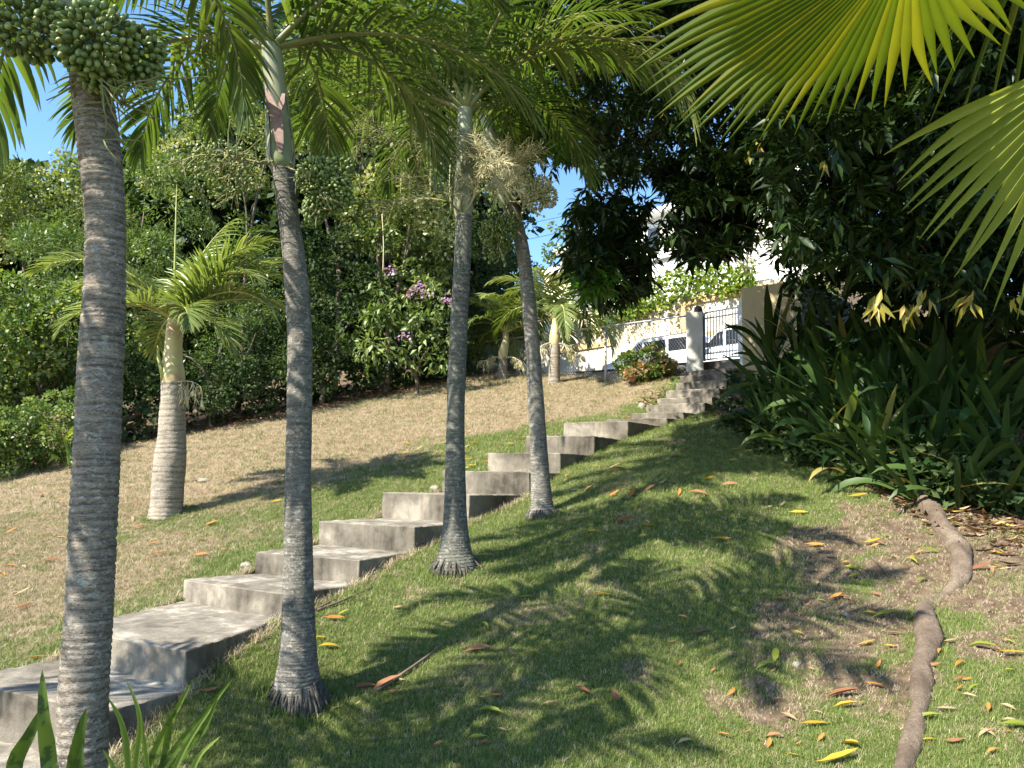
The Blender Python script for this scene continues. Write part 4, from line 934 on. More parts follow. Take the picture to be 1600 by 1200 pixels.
for i in range(26):
    px = RNG.uniform(940, 1175); a = wallhit(px, np.interp(px, [940, 1080, 1178], [500, 445, 435]), .3); mb.tube([a, a+[RNG.normal(0,.1), 0, -.4], a+FD3*RNG.normal(0, .3)+[0, 0, -.9]], .012, 3)
link('stem', mb.mesh('stem', M['bark']), cv)
# dry hanging strands, sparse
pos = []; 
for i in range(150):
    px = RNG.uniform(900, 1100); top = wallhit(px, np.interp(px, [900, 1000, 1100], [510, 492, 468]), .26); ln = RNG.uniform(.3, 1.5)
    k = int(ln*13); w_ = np.cumsum(RNG.normal(0, .03, k)); pos.append(np.array([top+FD3*w_[j]+[0, 0, -ln*j/k] for j in range(k)]))
pos = np.concatenate(pos)+RNG.normal(0, .03, (sum(map(len, pos)), 3))
M['dry_vine'] = leaf_mat('dry_creeper_leaf', [(0, (.20,.15,.07)), (.6, (.34,.28,.14)), (1, (.25,.28,.08))], .2, .8, .1)
dv = leafcloud('creeper', pos, RNG.uniform(.05, .13, len(pos)), M['dry_vine'], None, vo, wr_=1.3); tag(dv, 'dry brown strands of creeper dangling down the cream wall above the white car', 'creeper')
# ================================================================== HOUSE above the wall
ho = P(1100, 430, 36); HDp = FD3; 
def hb(mb, px, py, Y, su, sv, sz, dz=0): mb.box(P(px, py, Y)+Z3*dz, FD3*su, FN3*sv, Z3*sz)
house = thing('house', 'white rendered house on the hill above the creeper-topped wall', 'house', ho)
zt0 = P(1150, 400, 33)[2]; c_ = P(1125, 400, 36)
zlo = P(1150, 470, 36)[2]; zmid = P(1150, 392, 36)[2]; ztp = P(1060, 322, 37)[2]
mb = MB(ho); cc = P(1110, 420, 36); mb.box((cc[0], cc[1], (zlo+zmid)/2), FD3*6.2, FN3*.3, Z3*(zmid-zlo)/2); link('terrace_wall', mb.mesh('terrace_wall', M['white_wall']), house)
mb = MB(ho); cc2 = cc+FN3*1.6; mb.box((cc2[0], cc2[1], (zmid+ztp)/2), FD3*5.6, FN3*1.2, Z3*(ztp-zmid)/2+Z3*.0); link('wall', mb.mesh('wall', M['white_wall']), house)
mb = MB(ho); mb.box((cc2[0]-FN[0]*.15, cc2[1]-FN[1]*.15, ztp+.14), FD3*6.0, FN3*1.7, Z3*.14); link('roof_slab', mb.mesh('roof_slab', M['white_wall']), house)
mb = MB(ho); mb.box((cc[0]-FN[0]*.1, cc[1]-FN[1]*.1, zmid+.06), FD3*6.3, FN3*.42, Z3*.06); link('coping', mb.mesh('coping', M['white_wall']), house)
dk = simple('dark_glass', (.03,.035,.04), .15, .5); 
for (u, w_, z0, z1) in [(1.9, .42, .25, .8), (-.9, .55, .30, .85), (3.6, .4, .3, .8)]:
    c0 = cc2+FD3*u-FN3*1.21; zc = zmid+(ztp-zmid)*(z0+z1)/2; mb = MB(ho); mb.box((c0[0], c0[1], zc), FD3*w_, FN3*.04, Z3*(ztp-zmid)*(z1-z0)/2); wn = link('window', mb.mesh('window', M['grey_wall']), house)
    mb = MB(ho); c1_ = c0-FN3*.045; mb.box((c1_[0], c1_[1], zc), FD3*(w_-.07), FN3*.01, Z3*((ztp-zmid)*(z1-z0)/2-.07)); link('pane', mb.mesh('pane', dk), wn)
for zz, dd in ((.33, 0), (.66, .0)):
    c0 = cc-FN3*.305; z_ = zlo+(zmid-zlo)*zz; mb = MB(ho); mb.box((c0[0], c0[1], z_), FD3*6.2, FN3*.012, Z3*.02); link('wall_groove', mb.mesh('wall_groove', M['grey_wall']), house)
# second building with flat slabs further along
h2 = P(880, 400, 46); house2 = thing('house', 'low cream house with flat roof slabs showing past the palm trunk under the blue sky', 'house', h2)
mb = MB(h2)
def slab(px0, px1, py0, py1, Y, deep, mat, name):
    a = P(px0, py1, Y); z0, z1 = P((px0+px1)/2, py1, Y)[2], P((px0+px1)/2, py0, Y)[2]; w_ = (px1-px0)/FPX*Y/.69/2*.8
    c = P((px0+px1)/2, (py0+py1)/2, Y)+FN3*deep; m_ = MB(h2); m_.box(c, FD3*w_, FN3*deep, Z3*(z1-z0)/2); me = m_.mesh(name, mat); link(name, me, house2)
slab(852, 990, 373, 381, 46, 1.6, M['white_wall'], 'roof_slab'); slab(866, 985, 382, 404, 46.8, 1.0, M['tan_wall'], 'wall')
slab(832, 985, 405, 416, 45, 1.8, M['white_wall'], 'roof_slab'); slab(836, 985, 417, 500, 45.8, 1.2, M['cream_wall'], 'wall')
# ================================================================== CARS
def suv(org, fwd, label):
    fwd = nrm(np.array(fwd, float)); lt = np.cross(Z3, fwd)
    car = thing('parked_car', label, 'car', org); org = np.array(org, float)
    paint = simple('white_car_paint', (.74,.75,.76), .25, .5); gls = simple('car_glass', (.02,.022,.025), .08, .6); rub = simple('tyre_rubber', (.02,.02,.02), .85, .2); ply = simple('dark_trim', (.035,.035,.038), .6, .3); alu = simple('alloy_wheel', (.5,.5,.52), .35, .5, .7)
    def W_(x, y, z): return org+fwd*x+lt*y+Z3*z
    hw = .88
    def slabp(poly, y0, y1, mat, name, parent, bev=0):
        mb = MB(org); mb.prism([W_(x, y0, z) for x, z in poly], lt*(y1-y0)); me = mb.mesh(name, mat)
        if bev: bevel_mesh(me, bev)
        me.polygons.foreach_set('use_smooth', [False]*len(me.polygons)); return link(name, me, parent)
    low = [(-2.25,.38),(2.2,.36),(2.28,.62),(2.22,.86),(1.35,1.06),(-2.28,1.08),(-2.32,.7)]
    body = slabp(low, -hw, hw, paint, 'body', car, .06)
    cab = [(1.25,1.065),(.55,1.66),(.3,1.72),(-2.0,1.73),(-2.15,1.66),(-2.28,1.065)]
    slabp(cab, -hw+.10, hw-.10, paint, 'cabin', car, .05)
    for sgn in (-1, 1):
        y = sgn*(hw-.10)
        for poly in ([(1.05,1.12),(.52,1.57),(.32,1.60),(.32,1.12)], [(.22,1.12),(.22,1.60),(-.78,1.61),(-.78,1.12)], [(-.92,1.12),(-.92,1.61),(-1.98,1.60),(-2.08,1.12)]):
            slabp(poly, y-sgn*.01, y+sgn*.008, gls, 'window', car)
        slabp([(1.34,.36),(1.6,.37),(1.62,.44),(-1.9,.44),(-1.9,.37)], y+sgn*.10, y+sgn*.115, ply, 'sill_trim', car)
        slabp([(.95,1.08),(.80,1.08),(.80,1.25),(.95,1.22)], y+sgn*.12, y+sgn*.28, ply, 'side_mirror', car, .02)
        slabp([(2.29,.66),(2.24,.86),(1.98,.9),(2.0,.68)], y+sgn*.06, y+sgn*.112, simple('lamp_glass', (.6,.62,.65), .1, .6), 'headlight', car)
        mb = MB(org); mb.tube([W_(.35, y-sgn*.12, 1.76), W_(-1.9, y-sgn*.12, 1.77)], .02, 6); link('roof_rail', mb.mesh('roof_rail', ply), car)
        for x in (1.42, -1.42):
            wc = W_(x, sgn*(hw-.10), .36); mb = MB(org); pr = [(-.11,.30),(-.10,.35),(0,.365),(.10,.35),(.11,.30)]
            V, F = tube_np(np.array([wc+lt*(a) for a, r in pr]), [r for a, r in pr], 24); mb.add(V, F); wl_ = link('wheel', mb.mesh('wheel', rub, True), car)
            mb = MB(org); V, F = tube_np(np.array([wc+lt*sgn*.105, wc+lt*sgn*.125]), [.23, .19], 20); mb.add(V, F)
            link('rim', mb.mesh('rim', alu), wl_)
    slabp([(2.28,.5),(2.31,.5),(2.3,.78),(2.27,.78)], -.5, .5, ply, 'grille', car)
    return car
for (px, py, q_, lab) in [(1032, 0, 13.2, 'white estate car parked nose-down the street behind the chain-link fence')]:
    # centre on the line of the street, q_ metres beyond the fence
    r = ray(px, 560); c = FP+FN*q_; tt = (c@FN)/(r[:2]@FN); cxy = r[:2]*tt; z = zg1(*cxy)+.06
    suv((cxy[0], cxy[1], z), FD3, lab)
r = ray(1122, 560); c = FP+FN*10.5; tt = (c@FN)/(r[:2]@FN); cxy = r[:2]*tt-FD*1.0
suv((cxy[0], cxy[1], zg1(*cxy)-.15), FD3, 'pale car partly seen through the bars of the iron gate')
# ================================================================== SHRUBS AND TREES BEHIND THE LAWN
def crown(name, blobs, mat, org, parent, per=260, leaf=(.07, .12), tmpl=T_DIAMOND, wr_=1.0, clumpr=.32, seed=0, nclump=1.0, fill=.55, droop=-.1):
    """blobs: (centre, (rx,ry,rz)); leaf clumps over and inside each envelope"""
    rg = np.random.default_rng(seed); P_ = []; D_ = []; N_ = []; S_ = []; R_ = []
    for c, r in blobs:
        c = np.array(c); r = np.array(r); area = (r[0]*r[2]+r[1]*r[2]+r[0]*r[1])*2.5; nc = int(area/(clumpr**2)*.42*nclump)
        v = nrm(rg.normal(size=(nc, 3))); rr = np.where(rg.random(nc) < .72, rg.uniform(.82, 1.12, nc), rg.uniform(fill, .85, nc)); cc = c+v*r*rr[:, None]
        cr = clumpr*rg.uniform(.55, 1.35, nc); tone = np.clip(rg.normal(.45, .28, nc), 0, 1)
        n = (per*(cr/clumpr)**2).astype(int); idx = np.repeat(np.arange(nc), n); m_ = len(idx)
        w = nrm(rg.normal(size=(m_, 3))+v[idx]*.45+[0, 0, .25]); q = cc[idx]+w*(cr[idx]*rg.uniform(.45, 1.0, m_)**.6)[:, None]*[1, 1, .8]
        P_.append(q); D_.append(nrm(w+rg.normal(0, .7, (m_, 3))+[0, 0, droop])); N_.append(nrm(w*.7+rg.normal(0, .5, (m_, 3))+[0, 0, .6])); S_.append(rg.uniform(*leaf, m_)); R_.append(np.clip(tone[idx]+rg.normal(0, .22, m_), 0, 1))
    P_ = np.concatenate(P_); D_ = np.concatenate(D_); N_ = np.concatenate(N_); S_ = np.concatenate(S_); R_ = np.concatenate(R_)
    V, F = scatter(tmpl[0], tmpl[1], P_, D_, N_, S_, S_*wr_)
    return link(name, mesh_np(name, V-np.asarray(org), F, mat, rnd=np.repeat(R_, len(tmpl[0]))), parent), len(P_)
def px_blob(px, py, Y, rx, ry, deep=None):
    s = Y/FPX; return (P(px, py, Y), (rx*s, (deep or min(rx, ry)*s*.8), ry*s))
def limbs(base, targets, r0, org, parent, name='trunk'):
    mb = MB(org); base = np.array(base, float); fork = base+(np.mean(targets, axis=0)-base)*.35; fork[:2] = base[:2]*.7+fork[:2]*.3
    mb.tube(catmull([base-[0,0,.2], base+(fork-base)*.5+[.04,.03,0], fork], 8), np.linspace(r0, r0*.75, 8), 9)
    for t_ in targets:
        t_ = np.array(t_); mid = fork*.5+t_*.5+RNG.normal(0, .12, 3); mb.tube(catmull([fork, mid, t_], 8), np.linspace(r0*.6, r0*.12, 8), 6)
    return link(name, mb.mesh(name, M['bark'], True), parent)
total = 0
TREES = [
 # label, material, base px, base Y, blobs, leaf range, per, wr, clumpr
 ('tall tree with small olive leaves rising above the hedge under open sky', 'hedge_pale', 60, 15.5, [(40,300,15.5,120,78),(-60,360,15,110,110),(120,330,16,90,70)], (.06,.11), 120, 1.2, .36),
 ('feathery-leaved tree spreading behind the thickest brown palm trunk', 'hedge_fine', 215, 14.6, [(225,330,14.8,105,95),(150,400,14.2,90,80),(40,430,13.6,100,80)], (.07,.13), 150, .45, .34),
 ('dense broad-leaved shrub mass low behind the bed of clipped plants', 'hedge_broad', 60, 12.9, [(30,540,12.9,110,85),(110,520,13.2,90,75),(-60,560,12.2,100,90)], (.06,.11), 130, 1.2, .30),
 ('light green small-leaved tree standing over the short young palm', 'hedge_pale', 370, 15.8, [(370,230,15.8,95,80),(440,160,16.3,85,90),(300,260,15.5,70,60)], (.06,.10), 130, 1.3, .34),
 ('dark feathery tree directly behind the young palm fronds', 'hedge_fine', 330, 14.2, [(330,430,14.3,120,90),(400,520,14.3,95,70),(250,540,13.9,90,70)], (.06,.11), 150, .45, .32),
 ('tall bright-leaved tree draped in creepers behind the pink-streaked crownshaft', 'hedge_broad', 520, 16.6, [(520,130,16.8,100,120),(450,70,17,90,80),(590,70,17.2,100,100)], (.07,.12), 130, 1.2, .36),
 ('creeper-covered pale-leaved tree between the slender palm and the straight palm', 'hedge_pale', 600, 16.4, [(600,300,16.6,80,100),(560,220,16.8,70,70),(640,400,16.6,70,60),(588,330,15.7,20,110),(640,350,15.6,17,120),(556,270,15.8,16,95),(668,300,15.9,15,90),(615,280,15.6,12,80)], (.07,.12), 120, 1.3, .34),
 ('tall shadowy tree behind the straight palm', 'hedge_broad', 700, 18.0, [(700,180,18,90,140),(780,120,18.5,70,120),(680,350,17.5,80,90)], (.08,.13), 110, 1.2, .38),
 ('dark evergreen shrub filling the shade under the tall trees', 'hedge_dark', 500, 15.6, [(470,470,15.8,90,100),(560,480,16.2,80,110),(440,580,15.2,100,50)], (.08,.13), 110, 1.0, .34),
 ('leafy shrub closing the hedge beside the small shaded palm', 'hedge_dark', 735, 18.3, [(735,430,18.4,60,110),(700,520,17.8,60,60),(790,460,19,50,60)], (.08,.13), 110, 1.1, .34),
 ('round dark shrub on the hedge line at the foot of the feathery tree', 'hedge_dark', 180, 13.3, [(170,610,13.4,90,60),(270,610,13.8,80,45),(350,600,14.2,80,45)], (.06,.10), 120, 1.0, .28),
]
for i, (lab, mt, bpx, bY, bl, lf, per, wr_, clr) in enumerate(TREES):
    bx = P(bpx, 650, bY); base = np.array([bx[0], bx[1], zg1(bx[0], bx[1])])
    low = min(b[1] for b in bl)
    tr = thing('hedge_shrub' if 'shrub' in lab else 'tree', lab, 'shrub' if 'shrub' in lab else 'tree', base, 'trees and shrubs walling the lawn')
    B = [px_blob(*b) for b in bl]
    _, k = crown('crown', B, M[mt], base, tr, per=per, leaf=lf, wr_=wr_, clumpr=clr, seed=300+i); total += k
    limbs(base, [b[0] for b in B], .07, base, tr)
# deep woods behind: one unbroken mass
B = []
for i in range(26):
    px = -250+i*44; Y = 19.5+.14*max(0, px/10)*.5; yt = np.interp(px, [-250, 0, 200, 300, 400, 520, 900], [300, 300, 290, 200, 130, 40, 40])
    for py in np.arange(yt+50, 640, 95):
        if px > 800: continue
        B.append(px_blob(px+RNG.uniform(-15, 15), py, Y+RNG.uniform(-.5, 1.5)+max(0, (px-500)*.004), 66, 70, 1.2))
for q_ in ((-5.5,32,10.5,3.2),(-7.5,30,9.5,4),(-2.4,36.4,9.8,2.9)): B.append((np.array(q_[:3]), (q_[3], q_[3], q_[3])))  # extra hidden crowns added to cast shade on the far wall
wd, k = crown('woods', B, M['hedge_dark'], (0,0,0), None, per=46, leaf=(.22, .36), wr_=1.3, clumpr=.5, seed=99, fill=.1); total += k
tag(wd, kind='stuff')
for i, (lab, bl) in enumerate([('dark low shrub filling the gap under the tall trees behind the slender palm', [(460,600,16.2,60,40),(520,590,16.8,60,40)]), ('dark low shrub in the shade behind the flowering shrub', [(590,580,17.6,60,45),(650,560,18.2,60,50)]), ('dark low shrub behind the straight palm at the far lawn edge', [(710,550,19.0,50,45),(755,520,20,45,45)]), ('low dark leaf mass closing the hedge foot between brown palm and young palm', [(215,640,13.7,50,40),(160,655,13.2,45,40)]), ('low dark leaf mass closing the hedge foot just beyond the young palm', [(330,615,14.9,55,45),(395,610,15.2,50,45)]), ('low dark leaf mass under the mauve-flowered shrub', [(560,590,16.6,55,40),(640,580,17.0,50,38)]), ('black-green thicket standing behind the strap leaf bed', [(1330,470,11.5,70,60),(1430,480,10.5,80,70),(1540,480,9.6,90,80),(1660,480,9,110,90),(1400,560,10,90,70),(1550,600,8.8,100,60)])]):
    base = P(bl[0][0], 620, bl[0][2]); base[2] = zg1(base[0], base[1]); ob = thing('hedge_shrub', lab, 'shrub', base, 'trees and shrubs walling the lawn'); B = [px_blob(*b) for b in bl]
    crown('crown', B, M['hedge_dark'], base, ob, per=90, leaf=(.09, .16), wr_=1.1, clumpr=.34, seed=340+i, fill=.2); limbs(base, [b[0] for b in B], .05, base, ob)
# flowering shrub with light leaves hanging out of the hedge
fb = P(650, 600, 15.8); fb = np.array([fb[0], fb[1], zg1(fb[0], fb[1])]); fs = thing('flowering_shrub', 'light green shrub with mauve flowers hanging out of the dark hedge', 'shrub', fb)
B = [px_blob(640,480,15.3,60,45), px_blob(600,520,15.3,50,40), px_blob(680,540,15.3,40,40), px_blob(620,570,15.3,35,18)]
crown('crown', B, M['bush_bright'], fb, fs, per=40, leaf=(.11, .20), tmpl=T_LEAF, wr_=1.5, clumpr=.26, seed=71, droop=-.7); limbs(fb, [b[0] for b in B], .05, fb, fs)
M['mauve'] = leaf_mat('mauve_petal', [(0, (.36,.18,.40)), (1, (.55,.34,.58))], .3)
for (px, py) in [(611,425),(655,447),(642,458),(665,458),(632,525),(700,470)]:
    c0 = P(px, py, 14.75); n = 26; pos = c0+RNG.normal(0, .055, (n, 3)); V, F = scatter(T_DIAMOND[0], T_DIAMOND[1], pos, rdir(n), rdir(n), np.full(n, .06), np.full(n, .09))
    link('flower', mesh_np('flower', V-fb, F, M['mauve'], rnd=np.repeat(RNG.random(n), 4)), fs)
# hanging creeper strands
for j, (px, p0, p1, Y) in enumerate([(597,335,425,15.2),(655,215,300,16),(672,235,320,16),(625,240,330,15.9),(690,215,275,16),(640,205,262,16),(705,240,330,16.2)]):
    a, b = P(px, p0, Y), P(px+RNG.uniform(-4, 4), p1, Y); mb = MB(a); pts = catmull([a, (a+b)/2+RNG.normal(0, .03, 3), b], 9); mb.tube(pts, .011, 4)
    o = link('hanging_creeper', mb.mesh('hanging_creeper', M['cream'], True), None, a)
    tag(o, 'thin pale creeper stem dangling in front of the dark trees between two palms', 'creeper', 'creeper stems dangling before the dark trees')
# sunlit clipped shrubs with strap leaves at the edge of the dry slope
cb = P(55, 740, 11.7); cb = np.array([cb[0], cb[1], zg1(cb[0], cb[1])]); cs = thing('clipped_shrub', 'low sunlit bushy shrub at the edge of the dry slope behind the brown palm', 'shrub', cb)
B = [px_blob(60,675,11.8,62,48,.5), px_blob(0,690,11.5,60,50,.5), px_blob(-70,700,11.2,60,50,.5), px_blob(105,668,12.2,30,45,.4)]
crown('crown', B, M['bush_bright'], cb, cs, per=120, leaf=(.035, .075), wr_=1.3, clumpr=.17, seed=72); limbs(cb, [b[0] for b in B], .03, cb, cs)
# bush with reddish heads by the top of the steps
rb = P(1005, 592, 14.3); rb = np.array([rb[0], rb[1], zg1(rb[0], rb[1])]); rs = thing('croton_bush', 'rounded bush with pinkish leaf tips beside the upper steps and fence', 'bush', rb)
B = [px_blob(985,570,14.3,20,20,.28), px_blob(1018,568,14.3,26,22,.3), px_blob(1040,578,14.2,12,14,.2), px_blob(1000,583,14.1,28,10,.3)]
M['croton'] = leaf_mat('croton_leaf', [(0, (.05,.10,.02)), (.5, (.12,.2,.04)), (.72, (.30,.24,.10)), (1, (.48,.26,.2))], .3)
crown('crown', B, M['croton'], rb, rs, per=60, leaf=(.045, .09), tmpl=T_DIAMOND, wr_=1.6, clumpr=.10, seed=73); limbs(rb, [b[0] for b in B], .02, rb, rs)
# roof plants on the far house and the pale shrub above the creeper
for (bl, mt, lab, sz) in [([(885,362,46,22,12),(868,395,45,14,14),(905,375,46,16,10)], 'bush_bright', 'yellow-green pot plants growing on the flat roof slab of the cream house', (.12,.3)),
                      ([(1165,370,30,26,45),(1185,410,30,22,26),(1190,330,30,20,30)], 'hedge_pale', 'pale small-leaved shrub growing up the white house wall', (.08,.16)),
                      ([(1310,440,20,60,30),(1250,452,22,40,18),(1400,440,21,60,40)], 'hedge_pale', 'sunlit shrub glimpsed beyond the grey wall end under the mango', (.08,.15))]:
    b0 = px_blob(*bl[0]); base = np.array([b0[0][0], b0[0][1], b0[0][2]-b0[1][2]-.2]); ob = thing('shrub', lab, 'shrub', base); B = [px_blob(*b) for b in bl]
    crown('crown', B, M[mt], base, ob, per=60, leaf=sz, wr_=1.3, clumpr=.4, seed=len(lab)); limbs(base, [b[0] for b in B], .05, base, ob)
# ================================================================== MANGO TREE
def whorls(cen, up, nl, lmin, lmax, rg):
    """a tuft of long leaves round each twig end"""
    n = len(cen); idx = np.repeat(np.arange(n), nl); m_ = len(idx); w = nrm(rg.normal(size=(m_, 3))*[1, 1, .55]); 
    D = nrm(w+up[idx]*.5+np.array([0, 0, -.55])); Nn = nrm(np.cross(np.cross(D, [0, 0, 1.0]), D)+rg.normal(0, .35, (m_, 3)))
    s = rg.uniform(lmin, lmax, m_); pos = cen[idx]+D*.02+rg.normal(0, .03, (m_, 3)); return pos, D, Nn, s, idx
from itertools import count
def inpoly(x, y, poly):
    c = np.zeros(len(x), bool); j = len(poly)-1
    for i in range(len(poly)):
        xi, yi = poly[i]; xj, yj = poly[j]; m_ = ((yi > y) != (yj > y)) & (x < (xj-xi)*(y-yi)/(yj-yi+1e-9)+xi); c ^= m_; j = i
    return c
rgm = np.random.default_rng(5)
PA = [(770,-120),(775,150),(792,215),(830,262),(868,278),(900,262),(932,285),(905,315),(888,350),(882,392),(880,440),(892,468),(925,478),(962,492),(1000,476),(1018,448),(1010,405),(1030,385),(1060,402),(1078,420),(1105,412),(1150,404),(1172,388),(1185,372),(1180,330),(1158,300),(1178,290),(1198,330),(1205,400),(1218,440),(1228,462),(1262,440),(1300,448),(1340,470),(1420,468),(1480,500),(1680,540),(1900,540),(1900,-120)]
GAP = [[(1005,312),(1040,305),(1052,325),(1018,345)], [(1000,352),(1030,358),(1020,392),(1008,398)], [(1075,342),(1108,340),(1112,368),(1085,372)]]
def sample_view(n, poly, Y0, Y1, rg, holes=()):
    x0 = min(p[0] for p in poly); x1 = max(p[0] for p in poly); y0 = min(p[1] for p in poly); y1 = max(p[1] for p in poly); out = []
    px = rg.uniform(x0, x1, n*3); py = rg.uniform(y0, y1, n*3); k = inpoly(px, py, poly)
    for h in holes: k &= ~inpoly(px, py, h)
    px, py = px[k][:n], py[k][:n]; Y = rg.uniform(Y0, Y1, len(px)); return px, py, Y
def PV(px, py, Y):
    d = Fv[None]+((px-800)/FPX)[:, None]*Rv+((600-py)/FPX)[:, None]*Uv; return d*(Y/d[:, 1])[:, None]
trunk_b = np.array([5.3, 8.6, 0]); trunk_b[2] = zg1(5.3, 8.6)
mango = thing('mango_tree', 'huge dark mango tree overhanging the bed of strap leaf plants', 'tree', trunk_b)
cen = []
px, py, Y = sample_view(4600, PA, 7.4, 10.4, rgm, GAP); k = (fbm(px/42, py/42, 77) > .27) | (px > 1200); cen.append(PV(px[k], py[k]-12, Y[k]))
PB = [(1150,-120),(1150,140),(1200,300),(1225,400),(1260,420),(1340,440),(1430,450),(1500,500),(1680,520),(1950,560),(1950,-120)]
px, py, Y = sample_view(2600, PB, 5.6, 8.2, rgm); cen.append(PV(px, py-14, Y))
# high part of the crown, plus unseen foliage added over the lawn for shade
PC1 = [(880,350),(895,318),(925,326),(948,305),(985,330),(1008,322),(1000,372),(1025,405),(1018,452),(985,470),(968,492),(935,474),(912,484),(905,445),(878,425),(898,388)]
PC2 = [(1010,250),(1180,250),(1186,330),(1182,380),(1150,402),(1105,412),(1078,418),(1058,396),(1085,372),(1060,352),(1085,335),(1040,300)]
for pl_, nn_ in ((PC1, 210), (PC2, 260)):
    px, py, Y = sample_view(nn_, pl_, 8.0, 9.3, rgm); cen.append(PV(px, py-8, Y))
PD_ = [(770,-140),(780,140),(800,215),(850,252),(930,255),(1010,290),(1180,300),(1230,400),(1400,430),(1900,440),(1900,-140)]
px, py, Y = sample_view(2600, PD_, 10.4, 12.6, rgm); cD = PV(px, py-10, Y)
n = 350; v = nrm(rgm.normal(size=(n, 3))); cE = np.array([1.4, 3.5, 4.5])+v*(rgm.uniform(.2, 1, n)**.5)[:, None]*np.array([1.4, 1.0, .5]); cen.append(cE[(cE@Uv)/(cE@Fv) > .53])  # unseen leaf blob added above the view to shade the bed edge
n = 3400; v = nrm(rgm.normal(size=(n, 3))); r = rgm.uniform(.35, 1, n)**.5; c_ = np.array([4.6, 8.2, 7.0])+v*r[:, None]*np.array([4.4, 4.2, 2.6])
v = nrm(rgm.normal(size=(1800, 3))); c_ = np.vstack([c_, np.array([3.2, 6.2, 6.3])+v*(rgm.uniform(.3, 1, 1800)**.5)[:, None]*np.array([3.0, 2.6, 1.5])])  # second volume: unseen extra canopy added to keep sun off the mango leaves
dcam = c_@np.array(Fv); u_ = (c_@Uv)/dcam; l_ = (c_@Rv)/dcam
keep = (u_ > .53) | (l_ > .70); cen.append(c_[keep])
cen = np.concatenate(cen); upv = nrm(rgm.normal(size=cen.shape)+[0, 0, .3])
pos, D, Nn, s, idx = whorls(cen, upv, 11, .12, .23, rgm)
V, F = scatter(T_LEAF[0], T_LEAF[1], pos, D, Nn, s, s*1.0)
tone = np.clip(rgm.normal(.4, .18, len(cen)), 0, 1)
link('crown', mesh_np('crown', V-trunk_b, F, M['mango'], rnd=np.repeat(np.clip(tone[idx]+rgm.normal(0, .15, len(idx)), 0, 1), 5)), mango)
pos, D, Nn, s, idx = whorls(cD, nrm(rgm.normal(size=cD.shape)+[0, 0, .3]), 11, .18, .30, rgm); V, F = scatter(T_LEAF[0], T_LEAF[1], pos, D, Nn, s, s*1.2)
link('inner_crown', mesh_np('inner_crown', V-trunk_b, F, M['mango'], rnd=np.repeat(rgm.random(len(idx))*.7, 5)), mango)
# brighter green foliage at the crown's west end and in the low clump
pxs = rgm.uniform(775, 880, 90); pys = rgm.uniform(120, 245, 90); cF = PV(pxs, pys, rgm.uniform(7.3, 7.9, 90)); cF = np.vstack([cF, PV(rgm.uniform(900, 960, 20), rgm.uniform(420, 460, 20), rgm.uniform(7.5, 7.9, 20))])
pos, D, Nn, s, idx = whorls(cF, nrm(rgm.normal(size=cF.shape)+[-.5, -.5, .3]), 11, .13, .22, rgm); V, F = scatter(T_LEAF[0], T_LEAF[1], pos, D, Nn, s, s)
link('bright_leaves', mesh_np('bright_leaves', V-trunk_b, F, M['mango_bright'], rnd=np.repeat(rgm.random(len(idx)), 5)), mango)
# dying yellow bunches
for (px, py, Y, nl, ln) in [(1368,478,5.2,12,.20),(1418,488,5.1,13,.16),(1448,470,5.1,6,.13),(1512,468,4.9,9,.2),(1585,480,4.8,5,.15),(1295,246,5.6,4,.17),(1185,235,6.4,5,.14),(1165,250,6.4,4,.12),(1035,190,7.2,3,.15)]:
    c0 = P(px, py-8, Y); d = nrm(rgm.normal(size=(nl, 3))*[.45, .45, .25]+[0, 0, -.9]); V, F = scatter(T_LEAF[0], T_LEAF[1], c0+rgm.normal(0, .035, (nl, 3)), d, rdir(nl), rgm.uniform(.6, 1.05, nl)*ln, rgm.uniform(.75, 1.1, nl)*ln*.85)
    link('yellow_leaf_bunch', mesh_np('yellow_leaf_bunch', V-trunk_b, F, M['mango_yellow'], rnd=np.repeat(rgm.random(nl), 5)), mango)
mb = MB(trunk_b)
mb.tube(catmull([trunk_b-[0,0,.3], trunk_b+[.05,0,.6], trunk_b+[-.1,.1,2.2], trunk_b+[-.2,.1,3.6]], 16), np.interp(np.linspace(0, 1, 16), [0, .15, 1], [.42, .28, .2]), 14)
link('trunk', mb.mesh('trunk', M['bark'], True), mango)
fk = trunk_b+[-.2,.1,3.5]
for j, (px, py, Y) in enumerate([(1080,300,9),(850,120,8.8),(1250,200,7.5),(1380,330,6.5),(1500,200,6.2),(1000,60,8.2),(1150,80,8)]):
    tp = P(px, py, Y); mb = MB(trunk_b); mid = (fk+tp)/2+[0, 0, .5]; mb.tube(catmull([fk-[0,0,.4], mid, tp], 12), np.linspace(.13, .018, 12), 7); link('limb', mb.mesh('limb', M['bark'], True), mango)
# surface root crossing the turf
rt = [(1437,770,34),(1452,792,38),(1468,818,44),(1490,848,48),(1502,870,44),(1500,905,40),(1478,925,34),(1452,942,34),(1446,962,44),(1452,1000,46),(1442,1040,38),(1440,1080,36),(1434,1120,36),(1425,1160,40),(1412,1210,46),(1390,1270,44),(1350,1340,36)]
pts = []; rad = []
for px, py, w in rt:
    g = G(px, py); r = w/2*fpx(g)*1.05; pts.append(g+[0, 0, -r*.05]); rad.append(r*random.uniform(.62, .86))
for j in (6, 7): pts[j][2] -= rad[j]*.6          # dips under the soil here
pts = [trunk_b+[-.3,-.2,-.1], P(1440,765,6.6)+[0,0,-.05]]+pts; rad = [.09, .08]+rad
cr_ = catmull(np.c_[np.array(pts), np.array(rad)], 260); pc, rc = cr_[:, :3], cr_[:, 3]
V, F = tube_np(pc, rc, 26); Vr = V.reshape(260, 26, 3); S_ = np.linspace(0, 30, 260)[:, None]; TH = np.linspace(0, 2*math.pi, 26, endpoint=False)[None]
